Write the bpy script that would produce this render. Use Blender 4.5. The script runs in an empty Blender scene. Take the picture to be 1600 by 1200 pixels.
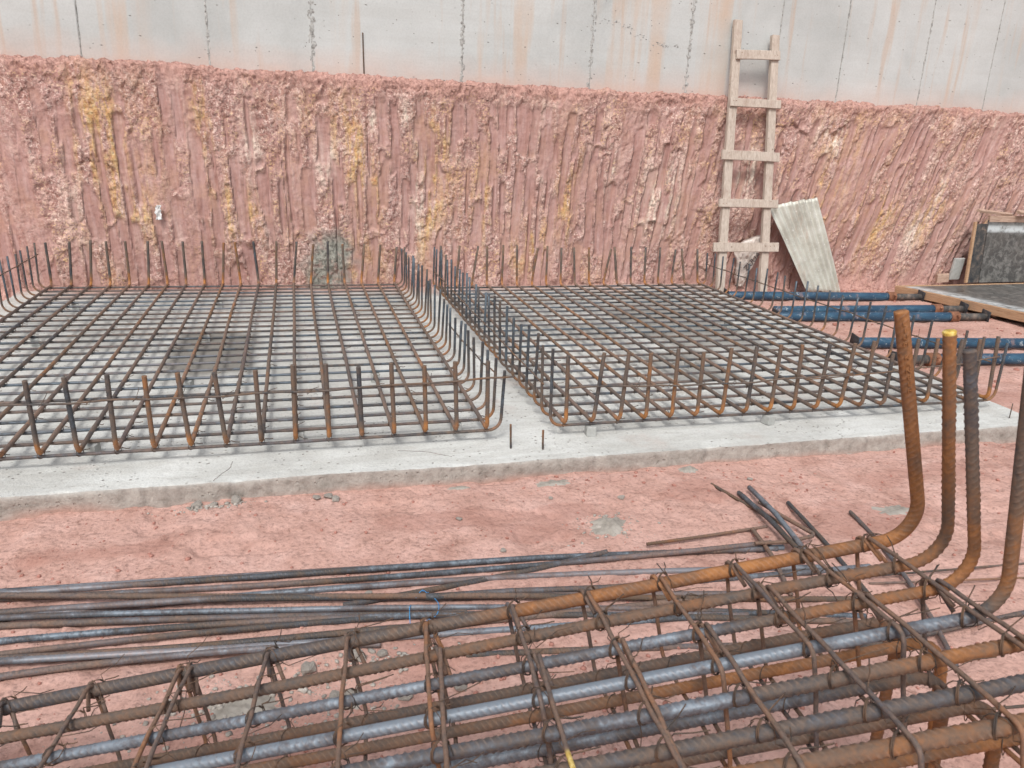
import bpy, math, random
import numpy as np
from mathutils import Matrix, Vector

random.seed(7)
rng = np.random.default_rng(11)
S = bpy.context.scene

# ------------------------------------------------------------------ camera
CAM = Vector((0.0, 0.0, 1.56))
yaw, pitch, roll = 0.2745, 0.3141, 0.0425
_f = Vector((math.sin(yaw) * math.cos(pitch), math.cos(yaw) * math.cos(pitch), -math.sin(pitch)))
_r0 = Vector((math.cos(yaw), -math.sin(yaw), 0.0))
_u0 = _r0.cross(_f)
_r = math.cos(roll) * _r0 + math.sin(roll) * _u0
_u = -math.sin(roll) * _r0 + math.cos(roll) * _u0
cd = bpy.data.cameras.new('camera')
cam = bpy.data.objects.new('camera', cd)
S.collection.objects.link(cam)
m = Matrix((_r, _u, -_f)).transposed().to_4x4()
m.translation = CAM
cam.matrix_world = m
cd.sensor_width = 36.0
cd.lens = 36.0 * 1222.3 / 1600.0
cd.clip_start = 0.05
cd.clip_end = 300.0
cd.dof.use_dof = True
cd.dof.focus_distance = 4.6
cd.dof.aperture_fstop = 11.0
S.camera = cam

# ------------------------------------------------------------------ sky and sun
SUN_EL, SUN_AZ = math.radians(52), math.radians(205)     # azimuth: where the sun stands, clockwise from +Y
w = bpy.data.worlds.new('World')
S.world = w
w.use_nodes = True
nt = w.node_tree
for n in list(nt.nodes):
    nt.nodes.remove(n)
wo = nt.nodes.new('ShaderNodeOutputWorld')
bg = nt.nodes.new('ShaderNodeBackground')
sky = nt.nodes.new('ShaderNodeTexSky')
sky.sky_type = 'NISHITA'
sky.sun_disc = False
sky.sun_elevation = SUN_EL
sky.sun_rotation = SUN_AZ
sky.air_density = 1.2
sky.dust_density = 4.0
hs = nt.nodes.new('ShaderNodeHueSaturation')
hs.inputs['Saturation'].default_value = 0.42             # thin cloud cover: nearly white sky
nt.links.new(sky.outputs[0], hs.inputs['Color'])
nt.links.new(hs.outputs[0], bg.inputs['Color'])
bg.inputs['Strength'].default_value = 0.125
nt.links.new(bg.outputs[0], wo.inputs['Surface'])

sd = bpy.data.lights.new('sun', 'SUN')
sd.energy = 1.5
sd.angle = math.radians(14)
sd.color = (1.0, 0.97, 0.93)
sun = bpy.data.objects.new('sun', sd)
S.collection.objects.link(sun)
sdir = Vector((math.sin(SUN_AZ) * math.cos(SUN_EL), math.cos(SUN_AZ) * math.cos(SUN_EL), math.sin(SUN_EL)))
sun.rotation_euler = (-sdir).to_track_quat('-Z', 'Y').to_euler()
sun.location = (0, 0, 12)

S.view_settings.view_transform = 'Standard'
S.view_settings.look = 'None'
S.view_settings.exposure = 0.36
S.view_settings.gamma = 1.0
S.view_settings.use_curve_mapping = False
S.render.engine = 'CYCLES'
S.cycles.max_bounces = 5
S.cycles.diffuse_bounces = 3
S.cycles.glossy_bounces = 2
S.cycles.use_adaptive_sampling = True
S.cycles.adaptive_threshold = 0.02

# ------------------------------------------------------------------ noise in numpy
def _hash(ix, iy, seed):
    h = (ix.astype(np.int64) * 374761393 + iy.astype(np.int64) * 668265263 + seed * 974711) & 0xffffffff
    h = ((h ^ (h >> 13)) * 1274126177) & 0xffffffff
    h = (h ^ (h >> 16)) & 0xffffffff
    return h.astype(np.float64) / 4294967295.0

def vnoise(x, y, seed=0):
    x = np.asarray(x, float); y = np.asarray(y, float)
    ix = np.floor(x); iy = np.floor(y)
    fx = x - ix; fy = y - iy
    fx = fx * fx * fx * (fx * (fx * 6 - 15) + 10)
    fy = fy * fy * fy * (fy * (fy * 6 - 15) + 10)
    a = _hash(ix, iy, seed); b = _hash(ix + 1, iy, seed)
    c = _hash(ix, iy + 1, seed); d = _hash(ix + 1, iy + 1, seed)
    return (a * (1 - fx) + b * fx) * (1 - fy) + (c * (1 - fx) + d * fx) * fy

def fbm(x, y, octv=4, seed=0, gain=0.5):
    t = 0.0; amp = 1.0; tot = 0.0
    for o in range(octv):
        t = t + amp * (vnoise(x * 2 ** o, y * 2 ** o, seed + 17 * o) - 0.5)
        tot += amp * 0.5
        amp *= gain
    return t / tot

def cells(x, y, seed=0, tilt=1.0):
    """facetted broken-lump field: nearest jittered point, its random height plus a tilted plane"""
    ix = np.floor(x); iy = np.floor(y)
    best = np.full(np.shape(x), 9e9); h = np.zeros(np.shape(x)); idv = np.zeros(np.shape(x))
    for dx in (-1, 0, 1):
        for dy in (-1, 0, 1):
            cx = ix + dx; cy = iy + dy
            px = cx + _hash(cx, cy, seed); py = cy + _hash(cx, cy, seed + 5)
            ddx = x - px; ddy = y - py
            d = ddx * ddx + ddy * ddy
            r1 = _hash(cx, cy, seed + 9); r2 = _hash(cx, cy, seed + 23); r3 = _hash(cx, cy, seed + 31)
            hh = (r1 - 0.5) + tilt * ((r2 - 0.5) * ddx + (r3 - 0.5) * ddy)
            mk = d < best
            best = np.where(mk, d, best); h = np.where(mk, hh, h); idv = np.where(mk, r1, idv)
    return h, idv

def sstep(a, b, x):
    t = np.clip((x - a) / (b - a), 0, 1)
    return t * t * (3 - 2 * t)

# ------------------------------------------------------------------ mesh helpers
class Geo:
    def __init__(self):
        self.V = []; self.Q = []; self.P = []; self.n = 0; self.A = {}
    def add(self, V, quads=None, polys=None, **attrs):
        V = np.asarray(V, float).reshape(-1, 3)
        for k in set(list(self.A) + list(attrs)):
            cur = self.A.setdefault(k, [])
            have = sum(len(a) for a in cur)
            if have < self.n:
                cur.append(np.zeros(self.n - have))
            v = attrs.get(k, 0.0)
            cur.append(np.broadcast_to(np.asarray(v, float), (len(V),)).copy())
        self.V.append(V)
        if quads is not None and len(quads):
            self.Q.append(np.asarray(quads, int) + self.n)
        if polys:
            for p in polys:
                self.P.append(np.asarray(p, int) + self.n)
        self.n += len(V)
        return self

def build_mesh(name, geo, base=(0, 0, 0), smooth=True):
    V = np.concatenate(geo.V) - np.asarray(base, float)
    Q = np.concatenate(geo.Q) if geo.Q else np.zeros((0, 4), int)
    loops = [Q.ravel()] + list(geo.P)
    lt = np.concatenate([np.full(len(Q), 4, int), np.array([len(p) for p in geo.P], int)])
    li = np.concatenate(loops)
    me = bpy.data.meshes.new(name)
    me.vertices.add(len(V)); me.vertices.foreach_set('co', V.ravel())
    me.loops.add(len(li)); me.loops.foreach_set('vertex_index', li.astype(np.int32))
    me.polygons.add(len(lt))
    ls = np.concatenate([[0], np.cumsum(lt)[:-1]]).astype(np.int32)
    me.polygons.foreach_set('loop_start', ls)
    me.polygons.foreach_set('loop_total', lt.astype(np.int32))
    me.update(calc_edges=True)
    for k, a in geo.A.items():
        at = me.attributes.new(k, 'FLOAT', 'POINT')
        at.data.foreach_set('value', np.concatenate(a).astype(np.float32))
    me.polygons.foreach_set('use_smooth', np.full(len(lt), bool(smooth)))
    return me

ROOT = {}
def thing(name, loc, label, cat, group=None):
    o = bpy.data.objects.new(name, None)
    o.empty_display_size = 0.1
    o.location = loc
    S.collection.objects.link(o)
    ROOT[o.name] = tuple(loc)
    tag(o, label, cat, group)
    return o

def tag(o, label=None, cat=None, group=None, kind=None):
    if label: o['label'] = label
    if cat: o['category'] = cat
    if group: o['group'] = group
    if kind: o['kind'] = kind
    return o

def obj(name, geo, mat, parent=None, loc=(0, 0, 0), smooth=True):
    """one mesh object; vertices are given in world metres"""
    if parent is not None:
        base = ROOT[parent.name]
        me = build_mesh(name, geo, base, smooth)
        o = bpy.data.objects.new(name, me)
        o.parent = parent
        ROOT[o.name] = base
    else:
        me = build_mesh(name, geo, loc, smooth)
        o = bpy.data.objects.new(name, me)
        o.location = loc
        ROOT[o.name] = tuple(loc)
    me.materials.append(mat)
    S.collection.objects.link(o)
    return o

def fillet(pts, R, nseg=6):
    pts = [np.asarray(p, float) for p in pts]
    out = [pts[0]]
    for i in range(1, len(pts) - 1):
        a, b, c = pts[i - 1], pts[i], pts[i + 1]
        Ri = R[i - 1] if isinstance(R, (list, tuple)) else R
        d1 = (a - b); l1 = np.linalg.norm(d1); d1 /= l1
        d2 = (c - b); l2 = np.linalg.norm(d2); d2 /= l2
        ang = math.acos(max(-1, min(1, float(d1 @ d2))))
        if ang > math.pi - 0.02 or Ri <= 0:
            out.append(b); continue
        tl = min(Ri / math.tan(ang / 2), 0.48 * l1, 0.48 * l2)
        Re = tl * math.tan(ang / 2)
        bis = (d1 + d2); bis /= np.linalg.norm(bis)
        cen = b + bis * (Re / math.sin(ang / 2))
        p1 = b + d1 * tl; p2 = b + d2 * tl
        v1 = p1 - cen; v2 = p2 - cen
        w_ = math.acos(max(-1, min(1, float(v1 @ v2) / (Re * Re))))
        for k in range(nseg + 1):
            t = k / nseg
            out.append(cen + (math.sin((1 - t) * w_) * v1 + math.sin(t * w_) * v2) / math.sin(w_))
    out.append(pts[-1])
    return np.array(out)

def resample(path, step):
    path = np.asarray(path, float)
    seg = np.linalg.norm(np.diff(path, axis=0), axis=1)
    s = np.concatenate([[0], np.cumsum(seg)])
    n = max(2, int(round(s[-1] / step)) + 1)
    t = np.linspace(0, s[-1], n)
    return np.stack([np.interp(t, s, path[:, k]) for k in range(3)], 1)

def spline(pts, step):
    """Catmull-Rom through the points, resampled evenly"""
    P = np.asarray(pts, float)
    P = np.vstack([2 * P[0] - P[1], P, 2 * P[-1] - P[-2]])
    out = []
    for i in range(1, len(P) - 2):
        p0, p1, p2, p3 = P[i - 1], P[i], P[i + 1], P[i + 2]
        for t in np.linspace(0, 1, 12, endpoint=False):
            out.append(0.5 * ((2 * p1) + (-p0 + p2) * t + (2 * p0 - 5 * p1 + 4 * p2 - p3) * t * t + (-p0 + 3 * p1 - 3 * p2 + p3) * t ** 3))
    out.append(P[-2])
    return resample(out, step)

def tube(geo, path, r, segs=8, rib=None, cap=True, twist0=0.0, **attrs):
    """sweep a round section along path; rib=(pitch, height) raises slanted ribs and two long seams.
    attrs may be arrays with one value for each path point."""
    P = np.asarray(path, float)
    n = len(P)
    T = np.gradient(P, axis=0)
    T /= np.linalg.norm(T, axis=1)[:, None]
    up = np.array([0, 0, 1.0]) if abs(T[0, 2]) < 0.9 else np.array([0, 1.0, 0])
    N = np.zeros_like(P)
    v = up - T[0] * (up @ T[0]); N[0] = v / np.linalg.norm(v)
    # carry the section frame along the bar on a thinned set of points, then fill in between
    idx = np.unique(np.concatenate([np.arange(0, n, 6 if n > 80 else 1), [n - 1]]))
    cx, cy, cz = (float(q) for q in N[0])
    Nk = [(cx, cy, cz)]
    for tx, ty, tz in T[idx[1:]].tolist():
        d = cx * tx + cy * ty + cz * tz
        cx, cy, cz = cx - tx * d, cy - ty * d, cz - tz * d
        l = 1.0 / math.sqrt(cx * cx + cy * cy + cz * cz)
        cx, cy, cz = cx * l, cy * l, cz * l
        Nk.append((cx, cy, cz))
    Nk = np.array(Nk)
    N = np.stack([np.interp(np.arange(n), idx, Nk[:, q]) for q in range(3)], 1)
    N -= T * np.sum(N * T, 1)[:, None]
    N /= np.linalg.norm(N, axis=1)[:, None]
    B = np.cross(T, N)
    th = np.linspace(0, 2 * np.pi, segs, endpoint=False) + twist0
    rad = np.full((n, segs), r, float)
    ribv = None
    if rib:
        pitch, h = rib
        s = np.concatenate([[0], np.cumsum(np.linalg.norm(np.diff(P, axis=0), axis=1))])[:, None]
        loc = (th - twist0)[None, :]
        side = np.where(loc < np.pi, 1.0, -1.0)
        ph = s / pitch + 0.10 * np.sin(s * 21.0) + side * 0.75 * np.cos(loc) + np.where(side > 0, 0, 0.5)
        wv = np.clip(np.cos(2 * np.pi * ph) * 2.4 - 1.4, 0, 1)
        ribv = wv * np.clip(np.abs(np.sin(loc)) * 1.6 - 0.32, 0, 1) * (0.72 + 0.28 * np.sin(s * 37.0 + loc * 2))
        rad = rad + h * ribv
        seam = np.maximum(np.cos(loc), -np.cos(loc))
        rad = rad + h * 0.7 * np.clip((seam - 0.93) / 0.07, 0, 1)
    V = P[:, None, :] + rad[:, :, None] * (np.cos(th)[None, :, None] * N[:, None, :] + np.sin(th)[None, :, None] * B[:, None, :])
    i = np.arange(n - 1)[:, None] * segs
    j = np.arange(segs)[None, :]
    j2 = (j + 1) % segs
    Q = np.stack([i + j, i + j2, i + segs + j2, i + segs + j], -1).reshape(-1, 4)
    polys = [np.arange(segs)[::-1], (n - 1) * segs + np.arange(segs)] if cap else None
    at = {}
    for k, a in attrs.items():
        a = np.asarray(a, float)
        at[k] = np.repeat(a, segs) if a.ndim else a
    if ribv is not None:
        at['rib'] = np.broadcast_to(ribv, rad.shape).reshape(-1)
    geo.add(V.reshape(-1, 3), Q, polys, **at)
    return geo

def box(geo, c, size, ax=None, bevel=0.004, jit=0.0, **attrs):
    """chamfered box; ax = 3x3 rows are the box axes in world"""
    hx, hy, hz = [s / 2 for s in size]
    b = min(bevel, hx * 0.45, hy * 0.45, hz * 0.45)
    ax = np.eye(3) if ax is None else np.asarray(ax, float)
    V = []
    idx = {}
    for sx in (-1, 1):
        for sy in (-1, 1):
            for sz in (-1, 1):
                for k in range(3):
                    d = [hx - b, hy - b, hz - b]
                    d[k] += b
                    idx[(sx, sy, sz, k)] = len(V)
                    V.append((sx * d[0], sy * d[1], sz * d[2]))
    V = np.array(V)
    if jit:
        V = V + rng.uniform(-jit, jit, V.shape)
    polys = []
    for k in range(3):
        o1, o2 = [(1, 2), (2, 0), (0, 1)][k]
        for s in (-1, 1):
            q = []
            for a, b2 in ((-1, -1), (1, -1), (1, 1), (-1, 1)):
                sg = [0, 0, 0]; sg[k] = s; sg[o1] = a; sg[o2] = b2
                q.append(idx[(*sg, k)])
            polys.append(q if s > 0 else q[::-1])
    for k in range(3):
        o1, o2 = [(1, 2), (2, 0), (0, 1)][k]
        for s1 in (-1, 1):
            for s2 in (-1, 1):
                sg = [0, 0, 0]; sg[o1] = s1; sg[o2] = s2
                lo = list(sg); lo[k] = -1; hi = list(sg); hi[k] = 1
                q = [idx[(*lo, o1)], idx[(*hi, o1)], idx[(*hi, o2)], idx[(*lo, o2)]]
                polys.append(q if s1 * s2 < 0 else q[::-1])
    for sx in (-1, 1):
        for sy in (-1, 1):
            for sz in (-1, 1):
                q = [idx[(sx, sy, sz, k)] for k in range(3)]
                polys.append(q if sx * sy * sz > 0 else q[::-1])
    W = V @ ax + np.asarray(c, float)
    geo.add(W, None, polys, **attrs)
    return geo

def frame(x, y_hint):
    x = np.asarray(x, float); x = x / np.linalg.norm(x)
    z = np.cross(x, y_hint); z /= np.linalg.norm(z)
    y = np.cross(z, x)
    return np.array([x, y, z])

def plank(geo, p0, p1, width, thick, face, bevel=0.003, n=10, warp=0.004, **attrs):
    """a sawn board from p0 to p1; face = outward normal; slightly wavy edges"""
    p0 = np.asarray(p0, float); p1 = np.asarray(p1, float)
    ax = frame(p1 - p0, np.asarray(face, float))
    X = ax[0]; Y = np.asarray(face, float) - X * (np.asarray(face, float) @ X); Y /= np.linalg.norm(Y)
    Z = np.cross(X, Y)
    L = np.linalg.norm(p1 - p0)
    prof = []
    hw, ht, b = width / 2, thick / 2, bevel
    prof = [(-hw + b, ht), (hw - b, ht), (hw, ht - b), (hw, -ht + b), (hw - b, -ht), (-hw + b, -ht), (-hw, -ht + b), (-hw, ht - b)]
    t = np.linspace(0, L, n)
    o = rng.uniform(0, 50)
    V = []
    for k, tk in enumerate(t):
        dw = warp * float(fbm(np.array(tk * 2.5 + o), np.array(3.3), 3))
        dn = warp * float(fbm(np.array(tk * 1.7 + o), np.array(9.3), 2))
        for (a, c) in prof:
            e = warp * 0.3 * rng.uniform(-1, 1)
            V.append(p0 + X * (tk + (rng.uniform(-.003, .003) if k in (0, n - 1) else 0)) + Z * (a + dw + e) + Y * (c + dn))
    m_ = len(prof)
    i = np.arange(n - 1)[:, None] * m_; j = np.arange(m_)[None, :]; j2 = (j + 1) % m_
    Q = np.stack([i + j, i + j2, i + m_ + j2, i + m_ + j], -1).reshape(-1, 4)
    geo.add(np.array(V), Q, [np.arange(m_)[::-1], (n - 1) * m_ + np.arange(m_)], **attrs)
    return geo

# ------------------------------------------------------------------ material helpers
class NT:
    def __init__(self, name):
        self.m = bpy.data.materials.new(name)
        self.m.use_nodes = True
        self.t = self.m.node_tree
        self.bsdf = self.t.nodes['Principled BSDF']
        self.out = self.t.nodes['Material Output']
    def node(self, typ, **kw):
        n = self.t.nodes.new(typ)
        for k, v in kw.items():
            setattr(n, k, v)
        return n
    def link(self, a, b):
        self.t.links.new(a, b)
    def val(self, sock, v):
        if hasattr(v, 'is_output'):
            self.link(v, sock)
        else:
            sock.default_value = v
    def coord(self, which='Object', scale=(1, 1, 1), vec=None):
        if vec is None:
            vec = self.node('ShaderNodeTexCoord').outputs[which]
        mp = self.node('ShaderNodeMapping')
        mp.inputs['Scale'].default_value = scale
        self.link(vec, mp.inputs['Vector'])
        return mp.outputs[0]
    def noise(self, vec, scale=5, detail=4, rough=0.55, dist=0.0):
        detail = min(detail, 4 if scale < 30 else 2.5)
        n = self.node('ShaderNodeTexNoise')
        self.link(vec, n.inputs['Vector'])
        n.inputs['Scale'].default_value = scale
        n.inputs['Detail'].default_value = detail
        n.inputs['Roughness'].default_value = rough
        n.inputs['Distortion'].default_value = dist
        return n.outputs['Fac']
    def voro(self, vec, scale=5, feature='F1', rnd=1.0, out='Distance'):
        n = self.node('ShaderNodeTexVoronoi', feature=feature)
        self.link(vec, n.inputs['Vector'])
        n.inputs['Scale'].default_value = scale
        n.inputs['Randomness'].default_value = rnd
        return n.outputs[out]
    def attr(self, name):
        return self.node('ShaderNodeAttribute', attribute_name=name).outputs['Fac']
    def math(self, op, a, b=0.0, clamp=False):
        n = self.node('ShaderNodeMath', operation=op, use_clamp=clamp)
        self.val(n.inputs[0], a); self.val(n.inputs[1], b)
        return n.outputs[0]
    def ramp(self, fac, stops, interp='LINEAR'):
        n = self.node('ShaderNodeValToRGB')
        e = n.color_ramp.elements
        n.color_ramp.interpolation = interp
        while len(e) < len(stops):
            e.new(0.5)
        for el, (p, c) in zip(e, stops):
            el.position = p
            el.color = (*c, 1) if isinstance(c, tuple) else (c, c, c, 1)
        self.link(fac, n.inputs[0])
        return n.outputs[0]
    def mix(self, fac, a, b, mode='MIX'):
        n = self.node('ShaderNodeMix', data_type='RGBA', blend_type=mode)
        self.val(n.inputs[0], fac)
        for s, v in ((n.inputs[6], a), (n.inputs[7], b)):
            if hasattr(v, 'is_output'):
                self.link(v, s)
            else:
                s.default_value = (*v, 1)
        return n.outputs[2]
    def bump(self, h, dist=0.01, strength=1.0, normal=None):
        n = self.node('ShaderNodeBump')
        n.inputs['Distance'].default_value = dist
        n.inputs['Strength'].default_value = strength
        self.link(h, n.inputs['Height'])
        if normal is not None:
            self.link(normal, n.inputs['Normal'])
        return n.outputs[0]
    def done(self, color=None, rough=None, metal=None, normal=None, spec=None):
        b = self.bsdf
        if color is not None:
            if hasattr(color, 'is_output'): self.link(color, b.inputs['Base Color'])
            else: b.inputs['Base Color'].default_value = (*color, 1)
        if rough is not None: self.val(b.inputs['Roughness'], rough)
        if metal is not None: self.val(b.inputs['Metallic'], metal)
        if normal is not None: self.link(normal, b.inputs['Normal'])
        if spec is not None: b.inputs['Specular IOR Level'].default_value = spec
        return self.m

def mat_ground():
    k = NT('red_earth')
    v = k.coord()
    big = k.noise(v, 0.9, 4, 0.6)
    mid = k.noise(v, 5.0, 6, 0.62, 0.3)
    fine = k.noise(v, 55, 5, 0.7)
    c = k.ramp(mid, [(0.28, (0.33, 0.185, 0.15)), (0.44, (0.455, 0.280, 0.235)), (0.60, (0.51, 0.325, 0.28)), (0.8, (0.57, 0.39, 0.345))])
    c2 = k.mix(k.ramp(big, [(0.38, 0.0), (0.66, 0.4)]), c, (0.47, 0.285, 0.235))
    grit = k.ramp(fine, [(0.30, 0.5), (0.45, 1.0), (0.68, 1.2)])
    c3 = k.mix(0.7, c2, grit, 'MULTIPLY')
    # grey cement dust trodden in
    dust = k.ramp(k.noise(v, 2.3, 6, 0.68, 0.6), [(0.62, 0.0), (0.76, 0.32)])
    c4 = k.mix(dust, c3, (0.36, 0.28, 0.235))
    # dark specks and small crumbs
    sp = k.voro(v, 70)
    spm = k.ramp(sp, [(0.07, 0.55), (0.16, 0.0)])
    sel = k.ramp(k.noise(v, 9, 3), [(0.52, 0.0), (0.6, 1.0)])
    c5 = k.mix(k.math('MULTIPLY', spm, sel), c4, (0.16, 0.085, 0.065))
    scf = k.math('MULTIPLY', k.ramp(k.noise(v, 24, 4, 0.75, 1.0), [(0.54, 0.0), (0.66, 0.8)]), k.ramp(k.noise(v, 2.1, 3, 0.6), [(0.48, 0.0), (0.62, 1.0)]))
    c5 = k.mix(scf, c5, (0.24, 0.135, 0.105))
    moist = k.ramp(k.attr('damp'), [(0.1, 0.0), (0.9, 0.38)])
    c6 = k.mix(moist, c5, (0.33, 0.165, 0.13))
    h = k.math('ADD', k.math('MULTIPLY', fine, 0.5), k.math('MULTIPLY', k.noise(v, 18, 5, 0.65), 0.9))
    h = k.math('ADD', h, k.math('MULTIPLY', k.voro(v, 42), 0.35))
    return k.done(c6, 0.95, 0, k.bump(h, 0.012, 0.8), 0.15)

def mat_bank():
    k = NT('cut_clay')
    uvn = k.node('ShaderNodeCombineXYZ')
    k.link(k.attr('su'), uvn.inputs[0]); k.link(k.attr('sv'), uvn.inputs[2])
    sep = k.node('ShaderNodeSeparateXYZ')
    k.link(k.node('ShaderNodeTexCoord').outputs['Object'], sep.inputs[0])
    k.link(sep.outputs[1], uvn.inputs[1])
    uv = uvn.outputs[0]
    st = k.coord(vec=uv, scale=(1, 1, 0.22))
    iso = k.coord(vec=uv)
    groove = k.attr('groove'); cell = k.attr('cell')
    streak = k.noise(st, 7.0, 7, 0.66, 0.7)
    blot = k.noise(iso, 2.6, 6, 0.62, 0.8)
    fine = k.noise(iso, 38, 6, 0.72)
    c = k.ramp(streak, [(0.28, (0.24, 0.12, 0.10)), (0.40, (0.365, 0.21, 0.178)), (0.52, (0.43, 0.268, 0.238)), (0.62, (0.51, 0.35, 0.30)), (0.74, (0.62, 0.50, 0.42))])
    c = k.mix(k.ramp(blot, [(0.42, 0.0), (0.62, 0.75)]), c, (0.40, 0.245, 0.225))
    pale = k.ramp(cell, [(0.52, 0.0), (0.85, 0.75)])
    rough_area = k.math('SUBTRACT', 1.0, groove, True)
    c = k.mix(k.math('MULTIPLY', pale, k.math('MULTIPLY', rough_area, k.ramp(k.noise(iso, 5, 5), [(0.42, 0.0), (0.62, 1.0)]))), c, (0.62, 0.44, 0.37))
    dark = k.ramp(cell, [(0.10, 0.6), (0.38, 0.0)])
    c = k.mix(dark, c, (0.34, 0.175, 0.14))
    # pale and dark flecks of broken clay
    fl = k.noise(iso, 46, 4, 0.7, 0.8)
    c = k.mix(k.math('MULTIPLY', k.ramp(fl, [(0.53, 0.0), (0.63, 0.85)]), rough_area), c, k.ramp(k.noise(iso, 4, 3), [(0.40, (0.66, 0.44, 0.24)), (0.52, (0.72, 0.56, 0.49))]))
    c = k.mix(k.math('MULTIPLY', k.ramp(fl, [(0.34, 0.7), (0.45, 0.0)]), rough_area), c, (0.24, 0.105, 0.078))
    # ochre seams
    och = k.math('MULTIPLY', k.attr('ochre'), k.ramp(k.noise(st, 18, 7, 0.7, 0.5), [(0.38, 0.0), (0.55, 1.0)]), True)
    oc = k.ramp(k.noise(iso, 24, 5, 0.7), [(0.3, (0.42, 0.20, 0.09)), (0.5, (0.55, 0.345, 0.16)), (0.7, (0.66, 0.52, 0.32))])
    c = k.mix(och, c, oc)
    cream = k.math('MULTIPLY', k.attr('pale'), k.ramp(k.noise(st, 24, 5, 0.65), [(0.40, 0.05), (0.58, 0.95)]), True)
    c = k.mix(cream, c, (0.72, 0.63, 0.53))
    # smeared smooth clay where the bucket teeth slid
    sm = k.ramp(k.noise(k.coord(vec=uv, scale=(1, 1, 0.10)), 26, 4, 0.65), [(0.3, (0.27, 0.13, 0.105)), (0.46, (0.37, 0.205, 0.18)), (0.58, (0.42, 0.26, 0.24)), (0.72, (0.52, 0.36, 0.32))])
    sm = k.mix(k.ramp(blot, [(0.5, 0.0), (0.66, 0.6)]), sm, (0.46, 0.27, 0.18))
    c = k.mix(k.math('MULTIPLY', groove, 0.75), c, sm)
    # lip and foot of the cut: loose red soil
    c = k.mix(k.attr('loose'), c, k.ramp(fine, [(0.3, (0.32, 0.165, 0.135)), (0.6, (0.46, 0.27, 0.23))]))
    # thrown cement slurry
    mo = k.math('MULTIPLY', k.attr('slurry'), k.ramp(k.noise(iso, 11, 5, 0.7), [(0.30, 0.1), (0.50, 1.0)]), True)
    c = k.mix(mo, c, k.ramp(fine, [(0.3, (0.20, 0.20, 0.175)), (0.7, (0.33, 0.325, 0.285))]))
    grit = k.ramp(fine, [(0.30, 0.5), (0.44, 1.0), (0.66, 1.2)])
    c = k.mix(k.math('MULTIPLY', 0.9, k.math('SUBTRACT', 1.0, k.math('MULTIPLY', groove, 0.75))), c, grit, 'MULTIPLY')
    h = k.math('ADD', k.math('MULTIPLY', fine, 0.8), k.math('MULTIPLY', k.noise(iso, 13, 6, 0.68, 0.4), 1.2))
    h = k.math('MULTIPLY', h, k.math('SUBTRACT', 1.0, k.math('MULTIPLY', groove, 0.8)))
    return k.done(c, k.ramp(groove, [(0.2, 0.85), (0.9, 0.5)]), 0, k.bump(h, 0.022, 0.9), 0.3)

def mat_wall():
    k = NT('cast_concrete_wall')
    v = k.coord()
    st = k.coord(scale=(1, 1, 0.06))
    bd = k.coord(scale=(0.35, 1, 6.0))
    base = k.ramp(k.noise(v, 1.1, 6, 0.6, 0.4), [(0.3, (0.435, 0.455, 0.45)), (0.5, (0.515, 0.535, 0.53)), (0.72, (0.575, 0.595, 0.59))])
    base = k.mix(k.ramp(k.noise(bd, 3.0, 5, 0.6), [(0.35, 0.22), (0.6, 0.0)]), base, (0.44, 0.44, 0.42))
    # iron-red run-off streaks
    s1 = k.ramp(k.noise(st, 2.7, 4, 0.62), [(0.56, 0.0), (0.63, 0.55), (0.7, 0.7)])
    base = k.mix(k.math('MULTIPLY', s1, k.ramp(k.noise(v, 1.6, 4), [(0.35, 0.25), (0.6, 1.0)])), base, (0.55, 0.39, 0.28))
    s2 = k.ramp(k.noise(st, 8.5, 3, 0.6), [(0.60, 0.0), (0.70, 0.45)])
    base = k.mix(s2, base, (0.50, 0.35, 0.25))
    # splashed clay along the bottom
    sep = k.node('ShaderNodeSeparateXYZ')
    k.link(k.node('ShaderNodeTexCoord').outputs['Object'], sep.inputs[0])
    zz = k.math('ADD', sep.outputs[2], k.math('MULTIPLY', k.noise(v, 3.5, 5, 0.6), 0.30))
    dirt = k.ramp(k.math('SUBTRACT', zz, 0.45), [(0.04, 0.7), (0.14, 0.35), (0.32, 0.0)])
    base = k.mix(dirt, base, (0.57, 0.42, 0.36))
    # bug holes, some clustered
    pv = k.coord(scale=(1, 1, 1.25))
    ph = k.ramp(k.voro(pv, 15), [(0.05, 1.0), (0.085, 0.0)])
    pm = k.ramp(k.noise(v, 2.2, 3), [(0.47, 0.0), (0.53, 1.0)])
    ph2 = k.ramp(k.voro(k.coord(scale=(1, 1, 2.2)), 6.0), [(0.03, 1.0), (0.075, 0.0)])
    holes = k.math('MAXIMUM', k.math('MULTIPLY', ph, pm), ph2)
    base = k.mix(holes, base, (0.20, 0.19, 0.175))
    fine = k.noise(v, 60, 5, 0.7)
    base = k.mix(0.5, base, k.ramp(fine, [(0.3, 0.86), (0.6, 1.03)]), 'MULTIPLY')
    h = k.math('SUBTRACT', k.math('ADD', k.math('MULTIPLY', fine, 0.25), k.noise(v, 6, 5)), k.math('MULTIPLY', holes, 1.5))
    return k.done(base, 0.86, 0, k.bump(h, 0.006, 0.6), 0.25)

def mat_joint():
    k = NT('rough_joint_grout')
    v = k.coord()
    c = k.ramp(k.noise(v, 40, 5, 0.7), [(0.32, (0.22, 0.22, 0.21)), (0.5, (0.40, 0.40, 0.385)), (0.68, (0.54, 0.545, 0.53))])
    return k.done(c, 0.95, 0, k.bump(k.noise(v, 70, 4, 0.7), 0.01, 0.8), 0.15)

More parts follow.
